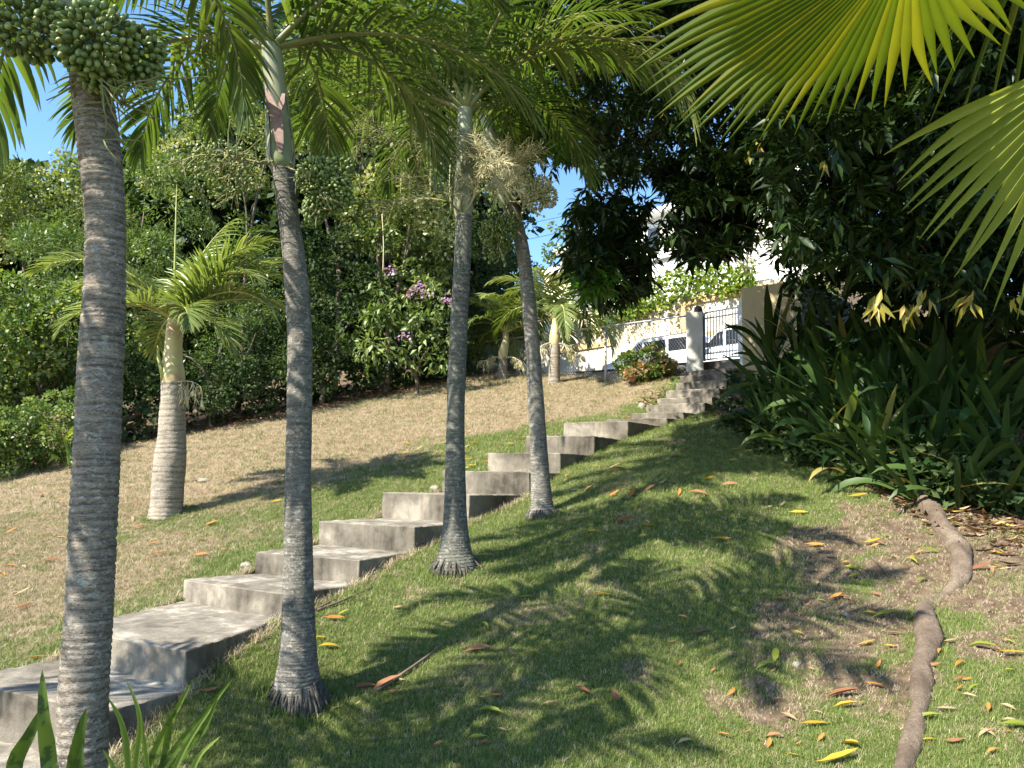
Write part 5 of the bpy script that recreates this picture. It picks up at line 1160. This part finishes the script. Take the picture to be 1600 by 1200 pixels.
nz_ = (fbm(np.cos(TH)*1.3+S_*.5, np.sin(TH)*1.3+S_*1.2, 9)-.5)*.55+(fbm(np.cos(TH)*5+S_*2, np.sin(TH)*5+S_*4.5, 19)-.5)*.12+(vn(S_*5+TH*0, TH*.5, 3)-.5)*.06
Vr = pc[:, None]+(Vr-pc[:, None])*(1+nz_[..., None]); 
m, t = nodes_of('root_bark'); v = mapping(t, (1, 1, 1)); n1 = noise(t, 5, 5, v, .6); n2 = noise(t, 70, 4, v, .75); n3 = noise(t, 22, 4, v, .6)
c = mixc(t, ramp(t, n1, [(.35, (0,0,0)), (.65, (1,1,1))]), (.11,.082,.06), (.23,.18,.135)); c = mixc(t, mth(t, 'MULTIPLY', ramp(t, n2, [(.45, (0,0,0)), (.62, (1,1,1))]), .6), c, (.09,.07,.055))
bsdf(t, c, .9, .15, bump(t, mth(t, 'ADD', n2, n3), 1.0, .012)); M['root'] = m
me = bpy.data.meshes.new('surface_root'); me.from_pydata([tuple(q) for q in (Vr.reshape(-1, 3)-trunk_b)], [], F); me.materials.append(M['root']); me.polygons.foreach_set('use_smooth', [True]*len(me.polygons))
ro = link('surface_root', me, mango); ro['label'] = 'thick rough brown root snaking over the turf'
# ================================================================== STRAP LEAF PLANTS
def strap_mesh(name, L_, w, rise, curl, mat, seed, fold=.25, tip=.5):
    """a long blade starting at the origin, heading +x, rising then arching"""
    rg = np.random.default_rng(seed); n = 11; s = np.linspace(0, 1, n); e = rise-curl*s**1.6; d = np.c_[np.cos(e), rg.normal(0, .05)*s, np.sin(e)]
    p = np.r_[[[0, 0, 0]], np.cumsum((d[1:]+d[:-1])/2*(L_/(n-1)), axis=0)]; wd = w*np.interp(s, [0, .15, .5, .8, 1], [.55, .8, 1, .72, .02]); nor = np.c_[-np.sin(e), np.zeros(n), np.cos(e)]
    tw = rg.normal(0, .5)*s; sd_ = np.c_[np.zeros(n), np.cos(tw), np.zeros(n)]+nor*np.sin(tw)[:, None]
    wav = .006*np.sin(s*14+rg.uniform(0, 6))
    V = np.stack([p-sd_*wd[:, None]/2+nor*(fold*wd+wav)[:, None]/2, p, p+sd_*wd[:, None]/2+nor*(fold*wd-wav)[:, None]/2], 1).reshape(-1, 3); F = []
    for i in range(n-1): o = 3*i; F += [(o, o+1, o+4, o+3), (o+1, o+2, o+5, o+4)]
    return mesh_np(name, V, np.array(F), mat, smooth=True)
STR = {}
for nm, lo in (('strap', 9), ('strap_yellow', 4), ('strap_bright', 4)):
    STR[nm] = [strap_mesh('leaf', .80, .072, 1.25+.25*((i*37) % 10)/10-.1, [.2, .6, 1.1, 1.9, .35, .8, 1.5, .15, .5][i % 9], M[nm], i+hash(nm) % 7*0) for i in range(lo)]
def strap_plant(loc, n, scale, label, rs, bright=.0, yellow=.06, droop=0.0, stem=0.0, cat='plant', name='strap_leaf_plant', group='strap leaf plants filling the shaded bed', az0=None):
    rg = random.Random(rs); t_ = thing(name, label, cat, loc, group)
    if stem:
        mb = MB(loc); l_ = np.array(loc); mb.tube([l_-[0,0,.1], l_+[.03,.0,stem*.5], l_+[.0,.02,stem+.05]], [.03, .026, .024], 7); link('stem', mb.mesh('stem', M['bark'], True), t_)
    for i in range(n):
        k = rg.random(); kind = 'strap_yellow' if k < yellow else ('strap_bright' if k < yellow+bright else 'strap')
        ms = STR[kind]; o = link('leaf', ms[rg.randrange(len(ms))], t_); a = i*2.4+rg.uniform(-.4, .4); tilt = rg.uniform(-.1, .45+droop); sc = scale*rg.uniform(.7, 1.15)
        o.rotation_euler = (rg.uniform(-.15, .15), tilt, a); o.scale = (sc, sc*rg.uniform(.75, 1.2), sc); o.location = (math.cos(a)*.02, math.sin(a)*.02, stem*rg.uniform(.75, 1) if stem else rg.uniform(-.02, .05))
    return t_
SP = []  # (px, py, extra depth, n, scale, bright, yellow, droop, stem, label)
row1 = [(1182,665,.3,13,.75,.1,.2,.1,0,'strap leaf clump with browned blades by the upper end of the bed'),
 (1205,690,.2,13,.8,.15,.1,.2,0,'strap leaf clump at the bend of the bed, blades arching onto the turf'),
 (1240,705,.2,15,.85,.75,.1,.5,0,'sunlit pale strap leaf clump sprawling over the edge of the turf'),
 (1285,712,.25,15,.9,.6,.15,.4,0,'strap leaf clump catching the sun, one blade curled yellow'),
 (1335,745,.15,14,.95,.05,.15,.5,0,'strap leaf clump with drooping spotted blades near the root'),
 (1385,765,.15,14,.95,.0,.12,.6,0,'dark strap leaf clump directly above where the root emerges'),
 (1440,780,.1,13,.95,.0,.1,.6,0,'dark strap leaf clump bowing over bare soil beyond the root'),
 (1500,792,.1,13,.9,.0,.12,.5,0,'broad strap leaf clump over the leaf litter, next to the olive leaf'),
 (1565,800,.1,13,.9,.05,.1,.5,0,'strap leaf clump at the picture edge above the leaf litter'),
 (1640,800,.1,12,.9,.0,.1,.5,0,'strap leaf clump just past the picture edge')]
for r in row1: SP.append(r)
adj = ['tall', 'narrow', 'dense', 'ragged', 'upright', 'leaning', 'thin', 'full', 'glossy', 'tangled', 'dull', 'spiky']
whr = ['against the tan wall', 'by the grey wall end', 'behind the pale clump', 'under the yellow mango leaves', 'in deepest shade', 'behind the spotted blades', 'below the fan leaf tips', 'near the picture edge']
cnt = 0
for rowi, (dd, dz, st_) in enumerate([(.55, 0, .10), (1.1, 0, .35), (1.8, 0, .55), (2.6, 0, .8)]):
    nrow = [9, 10, 9, 9][rowi]
    for j in range(nrow):
        px = 1212+j*(1660-1212)/(nrow-1)+random.uniform(-12, 12)
        wi = min(7, max(0, int((px-1180)/60)))
        lab = '%s strap leaf plant %s, %s' % (adj[(rowi*5+j*3+cnt) % 12], whr[wi], ['close to the turf', 'in the second rank', 'on a short cane', 'on a tall cane'][rowi])
        SP.append((px, None, dd, 17, 1.25 if rowi else 1.05, .02, .04, .0 if rowi < 2 else -.1, st_, lab)); cnt += 1
for i, (px, py, dd, n, sc, br, ye, dr, stm, lab) in enumerate(SP):
    if py is None:
        # on the bed line of this pixel column, then dd metres further in
        yl = np.interp(px, [1130,1210,1270,1340,1420,1520,1600,1700], [660,722,738,772,796,812,826,836]); g = G(px, yl)
    else: g = G(px, py+12)
    d = nrm(np.array([.35, 1, 0])); q_ = g+d*dd; q_[2] = zg1(q_[0], q_[1])
    strap_plant(q_, n, sc, lab, 500+i, br, ye, dr, stm)
# one long blade reaching across the upper steps
# leafy filler low in the bed
fp_ = []
for i in range(15):
    px = 1150+i*34; yl = np.interp(px, [1130,1210,1270,1340,1420,1520,1600,1700], [655,715,730,765,790,805,820,830]); g = G(px, yl); g = g+np.array([.15, .45, 0])*random.uniform(.5, 1.4); g[2] = zg1(g[0], g[1])
    fp_.append((g+[0, 0, .15], (.22, .22, .2)))
for i, b in enumerate(fp_[::3]):
    grp = fp_[i*3:i*3+3]; base = grp[0][0]-[0, 0, .2]; ob = thing('leafy_plant', ['small rounded-leaf plant at the top end of the bed by the steps', 'small rounded-leaf plant among the sunlit strap leaves', 'small rounded-leaf plant behind the spotted drooping blades', 'small rounded-leaf plant in the deep shade above the root', 'small rounded-leaf plant by the picture edge'][i], 'plant', base)
    crown('leaves', grp, M['hedge_dark'], base, ob, per=40, leaf=(.05, .10), wr_=1.8, clumpr=.13, seed=600+i); limbs(base, [g[0] for g in grp], .012, base, ob, 'stem')
mz = P(1135, 640, 11.6); mz[2] = zg1(mz[0], mz[1]); mo = thing('leafy_plant', 'mounded dark green plant spilling over the side of the upper steps', 'plant', mz)
crown('leaves', [px_blob(1145,608,12.6,14,20,.3), px_blob(1128,642,11.8,18,12,.25), px_blob(1165,622,12.0,22,25,.3)], M['hedge_dark'], mz, mo, per=70, leaf=(.04, .08), wr_=1.4, clumpr=.12, seed=630); limbs(mz, [mz+[0,0,.3], mz+[.2,.2,.4]], .015, mz, mo, 'stem')
# strap leaves standing in the far sunlit shrub
for k, (px, py, sc) in enumerate([(5,720,1.0),(30,742,.8),(100,655,.7),(112,690,.8),(55,640,.6),(-20,735,.9)]):
    g = G(px, min(735, max(py, 735-px*.25)), 8) if py > 700 else P(px, py, 11.5)
    if py <= 700: g[2] = max(g[2]-.4, zg1(g[0], g[1]))
    strap_plant(g, 8, sc, ['strap leaf tuft at the very foot of the low sunlit shrub','arching strap leaf tuft on the turf line below the low sunlit shrub','upright strap leaf tuft above the low shrub next to the brown palm','strap leaf tuft beside the brown palm, halfway down the low shrub','strap leaf tuft poking up in the middle of the low shrub top','strap leaf tuft at the outer end of the low shrub'][k], 700+k, .8, .1, .1, 0, group='strap leaf tufts in the far shrub')
# ---------------- near plants at the bottom of the picture
def blade(pts, w, mat, parent, org, fold=.2, name='leaf', wprof=None):
    c = catmull(np.array(pts), 16); T = nrm(np.gradient(c, axis=0)); n = 16; s = np.linspace(0, 1, n); wd = w*np.interp(s, [0, .3, .6, .85, 1], wprof or [.7, 1, .95, .55, .02])
    view = nrm(c); sd_ = nrm(np.cross(T, view)); nor = np.cross(sd_, T); V = np.stack([c-sd_*wd[:, None]/2, c+nor*(fold*wd)[:, None]/2, c+sd_*wd[:, None]/2], 1).reshape(-1, 3)-org; F = []
    for i in range(n-1): o = 3*i; F += [(o, o+1, o+4, o+3), (o+1, o+2, o+5, o+4)]
    return link(name, mesh_np(name, V, np.array(F), mat, smooth=True), parent)
sb = P(70, 1330, 1.9); sb[2] = zg1(sb[0], sb[1]); snp = thing('snake_plant', 'broad-bladed snake plant in front of the brown palm trunk base', 'plant', sb)
for (b, m1, m2, tip, w) in [((25,1300),(22,1200),(45,1150),(70,1100),.036),((78,1300),(76,1190),(68,1120),(66,1046),.036),((118,1300),(115,1210),(124,1150),(135,1106),.034),((128,1310),(120,1240),(124,1200),(129,1162),.026),((-10,1300),(-14,1240),(-20,1200),(-30,1150),.034)]:
    r0 = [P(b[0], b[1]+60, 1.92), P(b[0], b[1], 1.92), P(m1[0], m1[1], 1.92), P(m2[0], m2[1], 1.9), P(tip[0], tip[1], 1.9)]
    r0[0] = np.array([r0[0][0], r0[0][1], max(sb[2]-.05, -1.7)]); blade(r0, w, M['snake'], snp, sb)
gb = P(255, 1290, 2.25); gb[2] = zg1(gb[0], gb[1]); ggp = thing('grassy_plant', 'thin-bladed grassy plant at the bottom edge beside the brown palm', 'plant', gb)
for (b, m1, m2, tip, w) in [((215,1290),(212,1200),(218,1120),(197,1062),.016),((205,1290),(200,1190),(190,1130),(169,1090),.018),((215,1290),(240,1180),(270,1120),(302,1060),.022),((225,1290),(262,1190),(320,1115),(367,1055),.022),((240,1290),(258,1180),(265,1130),(268,1112),.020),((235,1290),(285,1180),(318,1140),(341,1088),.022),((250,1290),(270,1210),(300,1150),(357,1068),.016),((245,1290),(232,1210),(224,1150),(220,1110),.012),((270,1290),(292,1225),(312,1180),(345,1150),.018),((180,1290),(172,1240),(176,1200),(160,1170),.016)]:
    r0 = [np.array([gb[0]+random.uniform(-.03,.03), gb[1]+random.uniform(-.03,.03), gb[2]-.03]), P(b[0], b[1], 2.25), P(m1[0], m1[1], 2.24), P(m2[0], m2[1], 2.22), P(tip[0], tip[1], 2.2)]; blade(r0, w, M['snake' if w > .019 else 'strap_bright'], ggp, gb, .35)
# ================================================================== FAN PALM
fpb = np.array([2.6, .7, zg1(2.6, .7)]); fpm = thing('fan_palm', 'fan palm whose ribbed yellow-green leaves reach in from the top corner', 'palm tree', fpb)
link('trunk', trunk_mesh('trunk', [(fpb-[0,0,.1], .16), (fpb+[0,0,.4], .12), (fpb+[0,0,1.5], .11), (fpb+[0,0,2.9], .10)], M['trunk_brown'], fpb, ring=.05, seed=31, k=20, step=.03), fpm)
fcr = fpb+[0, 0, 2.95]
def fan_leaf(hub, a, b, t0, t1, nseg, R, mat, seed, split=.52, droop=.10, wfac=1.0, rfun=None):
    hub = np.array(hub); a = np.array(a, float); b = np.array(b, float); e1 = nrm(a); e2 = nrm(b-e1*np.dot(b, e1)); nor = np.cross(e1, e2); 
    if nor[2] < 0: nor = -nor
    rg = np.random.default_rng(seed)
    mb = MB(fpb); mid = (fcr+hub)/2+[0, 0, .12]; mb.tube(catmull([fcr-[0,0,.1], mid, hub], 12), np.linspace(.017, .010, 12), 7); stlk = link('leaf_stalk', mb.mesh('leaf_stalk', M['petiole_young'], True), fpm)
    dt = (t1-t0)/nseg; out = []
    for i in range(nseg):
        th = t0+(i+.5)*dt; r = R*(rfun(th) if rfun else 1)*rg.uniform(.95, 1.04); K = 14; s = np.linspace(0.02, 1, K)
        tipd = rg.normal(0, .03); dr = droop*rg.uniform(.7, 1.5)
        Vs = []
        for k in range(K):
            rad = s[k]*r; full = 2*rad*math.tan(dt/2)*wfac
            tl = np.clip((s[k]-split)/(1-split), 0, 1); w = full if s[k] <= split else 2*split*r*math.tan(dt/2)*wfac*(1-tl**1.15)*(1-.12*min(1, tl*6))+.0015
            th2 = th+tipd*tl; u = math.cos(th2)*e1+math.sin(th2)*e2; vtan = -math.sin(th2)*e1+math.cos(th2)*e2
            c = hub+u*rad-Z3*(dr*r*tl**2)-nor*(.05*s[k]**2*r)
            h = min(full, w)*.42
            if tl > .93: h = 0
            Vs += [c-vtan*w/2-nor*h, c+nor*h*.9, c+vtan*w/2-nor*h]
        V = np.array(Vs)-fpb; F = []
        for k in range(K-1): o = 3*k; F += [(o, o+1, o+4, o+3), (o+1, o+2, o+5, o+4)]
        sg = link('leaf_segment', mesh_np('leaf_segment', V, np.array(F), mat, smooth=False), stlk)
        # bifid dry thread at the tip
        tip = V[-2]; 
    return stlk
h1 = P(1425, -95, 1.8); fan_leaf(h1, P(945, 52, 1.9)-h1, P(1385, 160, 2.6)-h1, math.radians(-42), math.radians(150), 46, .72, M['fan'], 1, split=.64, droop=.02, rfun=lambda th: 1.0+.06*math.cos(th-.9))
h2_ = P(1745, 60, 1.7); fan_leaf(h2_, P(1430, 262, 2.35)-h2_, P(1590, 500, 2.25)-h2_, math.radians(-10), math.radians(160), 39, .74, M['fan_pale'], 2, split=.6, droop=.03)
for a_, e_2 in ((2.6, .95), (3.3, .9), (1.9, 1.15), (-1.0, .8), (.4, .9), (4.2, .8)):
    dv_ = np.array([math.cos(a_)*math.cos(e_2), math.sin(a_)*math.cos(e_2), math.sin(e_2)]); hb_ = fcr+dv_*.85; sd2 = np.array([-math.sin(a_), math.cos(a_), 0]); ax2 = nrm(dv_*[1, 1, .3])
    fan_leaf(hb_, sd2, ax2, math.radians(-20), math.radians(200), 26, .80, M['fan'], 40+int(a_*10), split=.6)
h3 = P(1640, -160, 2.6); fan_leaf(h3, P(1340, 120, 3.3)-h3, P(1600, 160, 3.2)-h3, math.radians(10), math.radians(120), 14, .80, M['fan'], 3, split=.35, droop=.15)
# ================================================================== FALLEN LEAVES
def fallen_mesh(seed, mat, L_=.16, w=.042, curl=.6):
    rg = np.random.default_rng(seed); n = 9; s = np.linspace(0, 1, n); e = curl*.5-curl*s+rg.normal(0, .1); d = np.c_[np.cos(e), rg.normal(0, .45)*s, np.sin(e)]; p = np.r_[[[0,0,0]], np.cumsum((d[1:]+d[:-1])/2*L_/(n-1), axis=0)]; p -= p.mean(0); p[:, 2] += .012
    wd = w*np.interp(s, [0, .1, .4, .75, 1], [.06, .12, 1, .75, .03]); fo_ = rg.uniform(.1, .9); V = np.stack([p+np.c_[np.zeros(n), -wd/2, wd*fo_/2], p, p+np.c_[np.zeros(n), wd/2, wd*fo_/2]], 1).reshape(-1, 3); F = []
    for i in range(n-1): o = 3*i; F += [(o, o+1, o+4, o+3), (o+1, o+2, o+5, o+4)]
    return mesh_np('fallen_leaf', V, np.array(F), mat, smooth=True)
M['fl_yellow'] = leaf_mat('fallen_yellow', [(0, (.38,.25,.025)), (1, (.52,.39,.05))], .25, .5, .3, (1.1,1,.6), obj_rnd=True, spots=(16, .56, (.24,.11,.03)))
M['fl_lime'] = leaf_mat('fallen_lime', [(0, (.20,.25,.035)), (1, (.36,.38,.06))], .3, .45, .3, (1.1,1.1,.5), obj_rnd=True)
M['fl_orange'] = leaf_mat('fallen_orange', [(0, (.42,.17,.04)), (1, (.50,.25,.07))], .2, .6, .2, (1.1,1,.6), obj_rnd=True, spots=(14, .6, (.2,.09,.04)))
M['fl_brown'] = leaf_mat('fallen_brown', [(0, (.20,.085,.045)), (1, (.33,.17,.09))], .15, .7, .15, (1.1,1,.8), obj_rnd=True)
M['fl_tan'] = leaf_mat('fallen_tan', [(0, (.30,.21,.11)), (1, (.42,.32,.19))], .15, .8, .1, (1,1,.8), obj_rnd=True)
FM = {k: [fallen_mesh(11*i+j*3, M['fl_'+k], .155, .040, [.12, -.35, .7, -.15][i]) for i in range(4)] for j, k in enumerate(['yellow', 'lime', 'orange', 'brown', 'tan'])}
def tnormal(x, y):
    e = .05; return nrm(np.array([-(zg1(x+e, y)-zg1(x-e, y))/(2*e), -(zg1(x, y+e)-zg1(x, y-e))/(2*e), 1]))
def drop(px, py, kind, ang, scale, label, group=None, lift=.006):
    g = G(px, py); o = link('fallen_leaf', random.choice(FM[kind])); nn = tnormal(g[0], g[1]); nn = nrm(nn+np.random.default_rng(int(px*7+py)).normal(0, .16, 3))
    a = math.radians(ang); x = nrm(np.array([math.cos(a), math.sin(a)*1.0, 0])); x = nrm(x-nn*np.dot(x, nn)); y = np.cross(nn, x); g = g+nn*(lift+.008)
    o.matrix_world = Matrix([[x[0]*scale, y[0]*scale, nn[0]*scale, g[0]], [x[1]*scale, y[1]*scale, nn[1]*scale, g[1]], [x[2]*scale, y[2]*scale, nn[2]*scale, g[2]], [0, 0, 0, 1]])
    tag(o, label, 'leaf', group or 'fallen mango leaves on the turf'); return o
LV = [(938,933,'yellow',-5,1.25,'yellow leaf lying alone on shaded turf below the thin leaning palm'),
 (1247,805,'yellow',-8,1.3,'broad golden leaf by the soil edge nearest the sunlit strap leaves'),
 (1127,846,'yellow',-25,1.25,'long curved yellow leaf halfway between thin palm and bare soil'),
 (1332,892,'lime',-55,1.2,'bright yellow-green leaf standing folded near the upper bare soil'),
 (1272,856,'orange',-10,1.2,'orange and yellow leaf on the shaded strip below the golden leaf'),
 (1362,852,'yellow',-6,1.2,'narrow yellow leaf on the soil rim below the dark shade'),
 (1452,866,'lime',-10,1.1,'pair-like lime leaf beside the first bend of the root'),
 (1340,780,'yellow',-20,1.4,'long yellow leaf with stalk at the front of the shaded bed'),
 (1388,968,'lime',3,1.6,'large olive-yellow leaf touching the root where it dips under soil'),
 (1397,996,'yellow',-20,1.0,'golden leaf in shadow just uphill of the root curve'),
 (1210,1030,'lime',70,1.3,'bright green leaf standing on edge by the bare soil'),
 (1197,1045,'lime',40,1.0,'small green leaf touching the standing green leaf'),
 (1218,940,'orange',-18,1.1,'orange leaf with yellow tip on the dry patch'),
 (1305,937,'orange',8,1.1,'orange-red leaf above the bare soil patch'),
 (1355,1012,'orange',-5,.9,'rust leaf in the shadow beside the root'),
 (1318,1095,'brown',0,1.4,'brown and yellow leaf lying across the sunny bare patch'),
 (1322,1110,'yellow',-6,1.0,'yellow leaf just below the brown one on the bare patch'),
 (1272,1141,'yellow',-5,1.1,'yellow leaf on green turf near the bottom edge'),
 (1330,1170,'yellow',-60,1.0,'upright golden leaf near the bottom edge left of the root'.replace(' left of',' beside')),
 (1312,1194,'yellow',-10,1.6,'large yellow leaf cut by the bottom edge'),
 (1366,1075,'orange',-55,.8,'small orange leaf close against the root'),
 (1450,1130,'lime',5,.9,'lime leaf resting on the root near the bottom'),
 (1590,1142,'lime',-12,1.3,'green-yellow leaf in shade at the picture edge near the bottom'),
 (1530,893,'brown',-30,1.5,'red-brown leaf just beyond the root bend'),
 (1535,1018,'lime',-28,1.2,'narrow olive leaf on shaded turf past the root'),
 (1585,1030,'yellow',-25,1.3,'yellow leaf in shade by the picture edge'),
 (1440,912,'lime',30,.9,'small lime leaf on sunlit soil inside the root bend'),
 (1335,903,'lime',0,.8,'small lime leaf beside the folded one'),
 (1480,803,'yellow',-20,1.3,'yellow leaf on dark soil under the strap leaves'),
 (1560,790,'lime',-20,1.3,'olive leaf on dark soil near the edge of the bed'),
 (1013,827,'yellow',-18,1.2,'golden leaf at the end of the red-brown leaf row'),
 (975,818,'brown',-5,1.7,'red-brown leaf row on shaded turf beyond the thin palm'),
 (930,835,'yellow',0,1.2,'yellow leaf pair nearest the thin palm base'),
 (900,835,'lime',-50,.9,'small lime leaf touching the yellow pair by the thin palm'),
 (895,815,'yellow',30,.8,'small yellow leaf close to the thin palm base'),
 (990,770,'lime',8,1.3,'lime leaf on the sun-dappled turf beyond the thin palm'),
 (960,775,'orange',20,1.2,'long orange leaf on dapples beyond the thin palm'),
 (1140,762,'brown',-12,1.5,'brown leaf on the upper turf below the bed'),
 (1055,717,'yellow',4,1.4,'yellow leaf high on the turf near the upper steps'),
 (1085,672,'orange',6,1.6,'orange leaf on the turf beside the shaded steps'),
 (990,680,'yellow',0,1.6,'yellow leaf at the turf edge by the ninth step'),
 (887,745,'yellow',60,.9,'yellow leaf at the turf edge under the seventh step'),
 (520,972,'orange',6,1.1,'orange leaf on turf just beyond the slender palm'),
 (537,962,'lime',45,.8,'lime leaf leaning on the orange leaf by the slender palm'),
 (515,1015,'yellow',32,1.2,'mottled yellow leaf beside the slender palm'),
 (498,1000,'yellow',20,.7,'small golden leaf half hidden behind the slender palm'),
 (568,1078,'brown',40,1.1,'brown blade lying in shadow beyond the slender palm base'),
 (605,1075,'brown',38,1.6,'long dark brown pod-like leaf on sunlit turf'),
 (748,1020,'brown',20,1.4,'forked red-brown leaf below the straight palm'),
 (765,1121,'lime',3,1.3,'pale lime leaf near the middle of the bottom edge'),
 (757,982,'lime',-32,1.0,'pale yellow-green leaf on shaded turf'),
 (822,940,'lime',-3,.9,'pale leaf in a patch of sun below the straight palm'),
 (962,1095,'brown',75,1.3,'curled brown leaf standing upright on the turf'),
 (910,1085,'brown',-40,.9,'brown leaf fragment next to the upright brown leaf'),
 (1092,993,'brown',-12,1.1,'rust-red leaf on the sunny turf'),
 (745,1160,'lime',20,.8,'tiny green leaf near the bottom middle'),
 (1240,1190,'yellow',0,.7,'small bright leaf by the bottom edge'),
 (300,1062,'orange',30,.8,'orange leaf tucked beside the second step'),
 (325,1085,'brown',30,1.0,'pinkish brown leaf on turf under the second step'),
 (235,1102,'orange',20,1.0,'rust leaf at the foot of the near step'),
 (55,1035,'orange',-10,1.1,'orange leaf on the dry turf above the lowest step'),
 (285,905,'yellow',5,.9,'yellow scrap on the corner of the third step'),
 (245,870,'orange',8,1.4,'orange leaf on the dry slope beside the brown palm'),
 (330,822,'orange',4,1.4,'orange-brown leaf on the dry slope below the young palm'),
 (310,847,'lime',-4,1.3,'olive leaf on the dry slope below the young palm'),
 (432,786,'yellow',0,1.1,'golden leaf on the dry slope in front of the hedge shadow'),
 (215,827,'orange',12,1.3,'rust leaf between the brown palm and the young palm'),
 (80,880,'brown',20,1.2,'brown leaf on the dry slope by the picture edge'),
 (632,710,'yellow',5,1.3,'yellow leaf on the green strip above the fifth step')]
for r in LV: drop(r[0], r[1], r[2], r[3], r[4]*.78, r[5])
# smaller litter nobody could tell apart
def litter(n, boxes, kinds, sc, label, group):
    k = 0
    while k < n:
        x0, y0, x1, y1 = random.choice(boxes); px, py = random.uniform(x0, x1), random.uniform(y0, y1); g = G(px, py)
        if in_stairs(np.array([g[0]]), np.array([g[1]]))[0]: k += 1; continue
        drop(px, py, random.choice(kinds), random.uniform(-60, 60), random.uniform(*sc), label, group); k += 1
litter(55, [(690,640,1000,700),(620,690,760,735),(880,690,1150,780)], ['yellow','orange','brown','tan','brown'], (.7,1.2), 'small dry leaf scattered on the upper turf beside the steps', 'small dry leaves on the upper turf')
litter(60, [(860,760,1250,900),(900,900,1300,1180),(500,950,900,1180)], ['brown','tan','brown','orange','tan'], (.25,.6), 'small brown leaf scrap lying in the dappled turf', 'small leaf scraps in the dappled turf')
litter(60, [(1240,830,1420,1120),(1450,1000,1600,1190),(1300,780,1600,900)], ['tan','brown','orange','yellow','lime'], (.25,.65), 'small dry leaf scrap on the bare soil around the root', 'small leaf scraps around the root')
litter(30, [(190,740,560,900),(0,760,100,960)], ['brown','tan','orange'], (.5,1.0), 'small dry leaf scrap on the dry slope', 'small leaf scraps on the dry slope')
# dense litter under the plants
def litter_mass(name, n, f, kinds, sc):
    pts = f(n); n = len(pts); nn = nrm(np.c_[RNG.normal(0, .35, (n, 2)), np.ones(n)]); a = RNG.random(n)*6.28; D = np.c_[np.cos(a), np.sin(a), RNG.normal(0, .15, n)]
    s_ = RNG.uniform(*sc, n); V, F = scatter(T_LEAF[0]*[1, 1, -1], T_LEAF[1], pts+[0, 0, .015], D, nn, s_, s_*1.1)
    return tag(link(name, mesh_np(name, V, F, M['litter'], rnd=np.repeat(RNG.random(n), 5))), kind='stuff')
M['litter'] = leaf_mat('dry_leaf_litter', [(0, (.09,.05,.03)), (.4, (.20,.115,.065)), (.75, (.36,.25,.14)), (.93, (.48,.38,.23)), (1, (.5,.4,.06))], .12, .75, .15, (1,1,.8))
def f1(n):
    x = RNG.uniform(2.2, 7.5, n); y = np.interp(x, BEDX, BEDY, left=12)+np.abs(RNG.normal(0, .7, n))-.22-RNG.random(n)**3*.9*(x > 2.9); return np.c_[x, y, zt(x, y)]
litter_mass('leaf_litter', 4600, f1, None, (.06, .17))
def f2(n):
    x = RNG.uniform(HX[0], 0, n); y = np.interp(x, HX, HY)+np.abs(RNG.normal(0, .9, n))-.12; return np.c_[x, y, zt(x, y)]
litter_mass('leaf_litter', 5000, f2, None, (.05, .13))
# rocks and rubble
def rock(px, py, r, label, col=(.32,.30,.27), lift=.3):
    import bmesh
    g = G(px, py); bm = bmesh.new(); bmesh.ops.create_icosphere(bm, subdivisions=3, radius=1)
    for v in bm.verts:
        c = v.co; k = .75+.5*fbm(c.x*1.4+px, c.y*1.4+c.z*1.7, int(px), 3); v.co = Vector((c.x*r[0], c.y*r[1], c.z*r[2]))*float(k)
    me = bpy.data.meshes.new('rock'); bm.to_mesh(me); bm.free(); me.materials.append(M['rockm']); o = link('rock', me, None, g+[0, 0, r[2]*lift]); tag(o, label, 'rock', 'loose stones')
M['rockm'] = simple('limestone', (.17,.15,.12), .95, .2, 0, (9, (.31,.285,.24)))
for px, py, r, lab in [(1040,588,(.22,.16,.10),'flat grey rock beside the pinkish bush by the steps'), (1060,580,(.16,.12,.09),'pale rock wedged between the bush and the gate pillar'), (1003,638,(.07,.06,.07),'small dark stone beside the shaded steps'), (318,752,(.10,.07,.03),'half buried pale stone on the dry slope beside the young palm shadow'),
      (385,886,(.05,.04,.03),'pale stone at the corner of the third step'), (680,765,(.06,.05,.035),'white stone at the corner of the fifth step'), (282,793,(.07,.05,.04),'small stone at the foot of the young palm'), (1245,1042,(.022,.02,.018),'grey pebble on the bare soil'), (1000,585,(.12,.1,.05),'low rock under the pinkish bush'), (1322,962,(.02,.018,.014),'tiny pale pebble on the soil near the root')]:
    rock(px, py, r, lab)
# fallen twigs
for px0, py0, px1, py1, r, lab in [(588,1085,698,1008,.010,'thin dark palm stalk lying across the sunlit turf'), (495,958,585,918,.008,'twisted dry stalk on the turf beyond the slender palm'), (480,962,530,938,.007,'short dry stalk beside the slender palm'), (1360,870,1390,905,.004,'bent twig by the bare soil')]:
    a, b = G(px0, py0), G(px1, py1); mid = G((px0+px1)/2, (py0+py1)/2+3); mb = MB(a); mb.tube(catmull([a+[0,0,.012], mid+[0,0,.022], b+[0,0,.012]], 9), [r*x for x in (1.2,1.3,1.2,1,.9,.8,.7,.5,.2)], 5); o = link('twig', mb.mesh('twig', M['bark'], True), None, a); tag(o, lab, 'twig')
# cables far off
for k, (a, b) in enumerate([((1000,300,60),(740,362,60)), ((1000,322,60),(740,388,60))]):
    p, q_ = P(*a), P(*b); mb = MB(p); mb.tube(catmull([p, (p+q_)/2-[0,0,.5], q_], 9), .02, 4); tag(link('overhead_cable', mb.mesh('overhead_cable', simple('cable_black', (.02,.02,.02))), None, p), ['upper overhead cable crossing the sky gap', 'lower overhead cable crossing the sky gap'][k], 'cable')
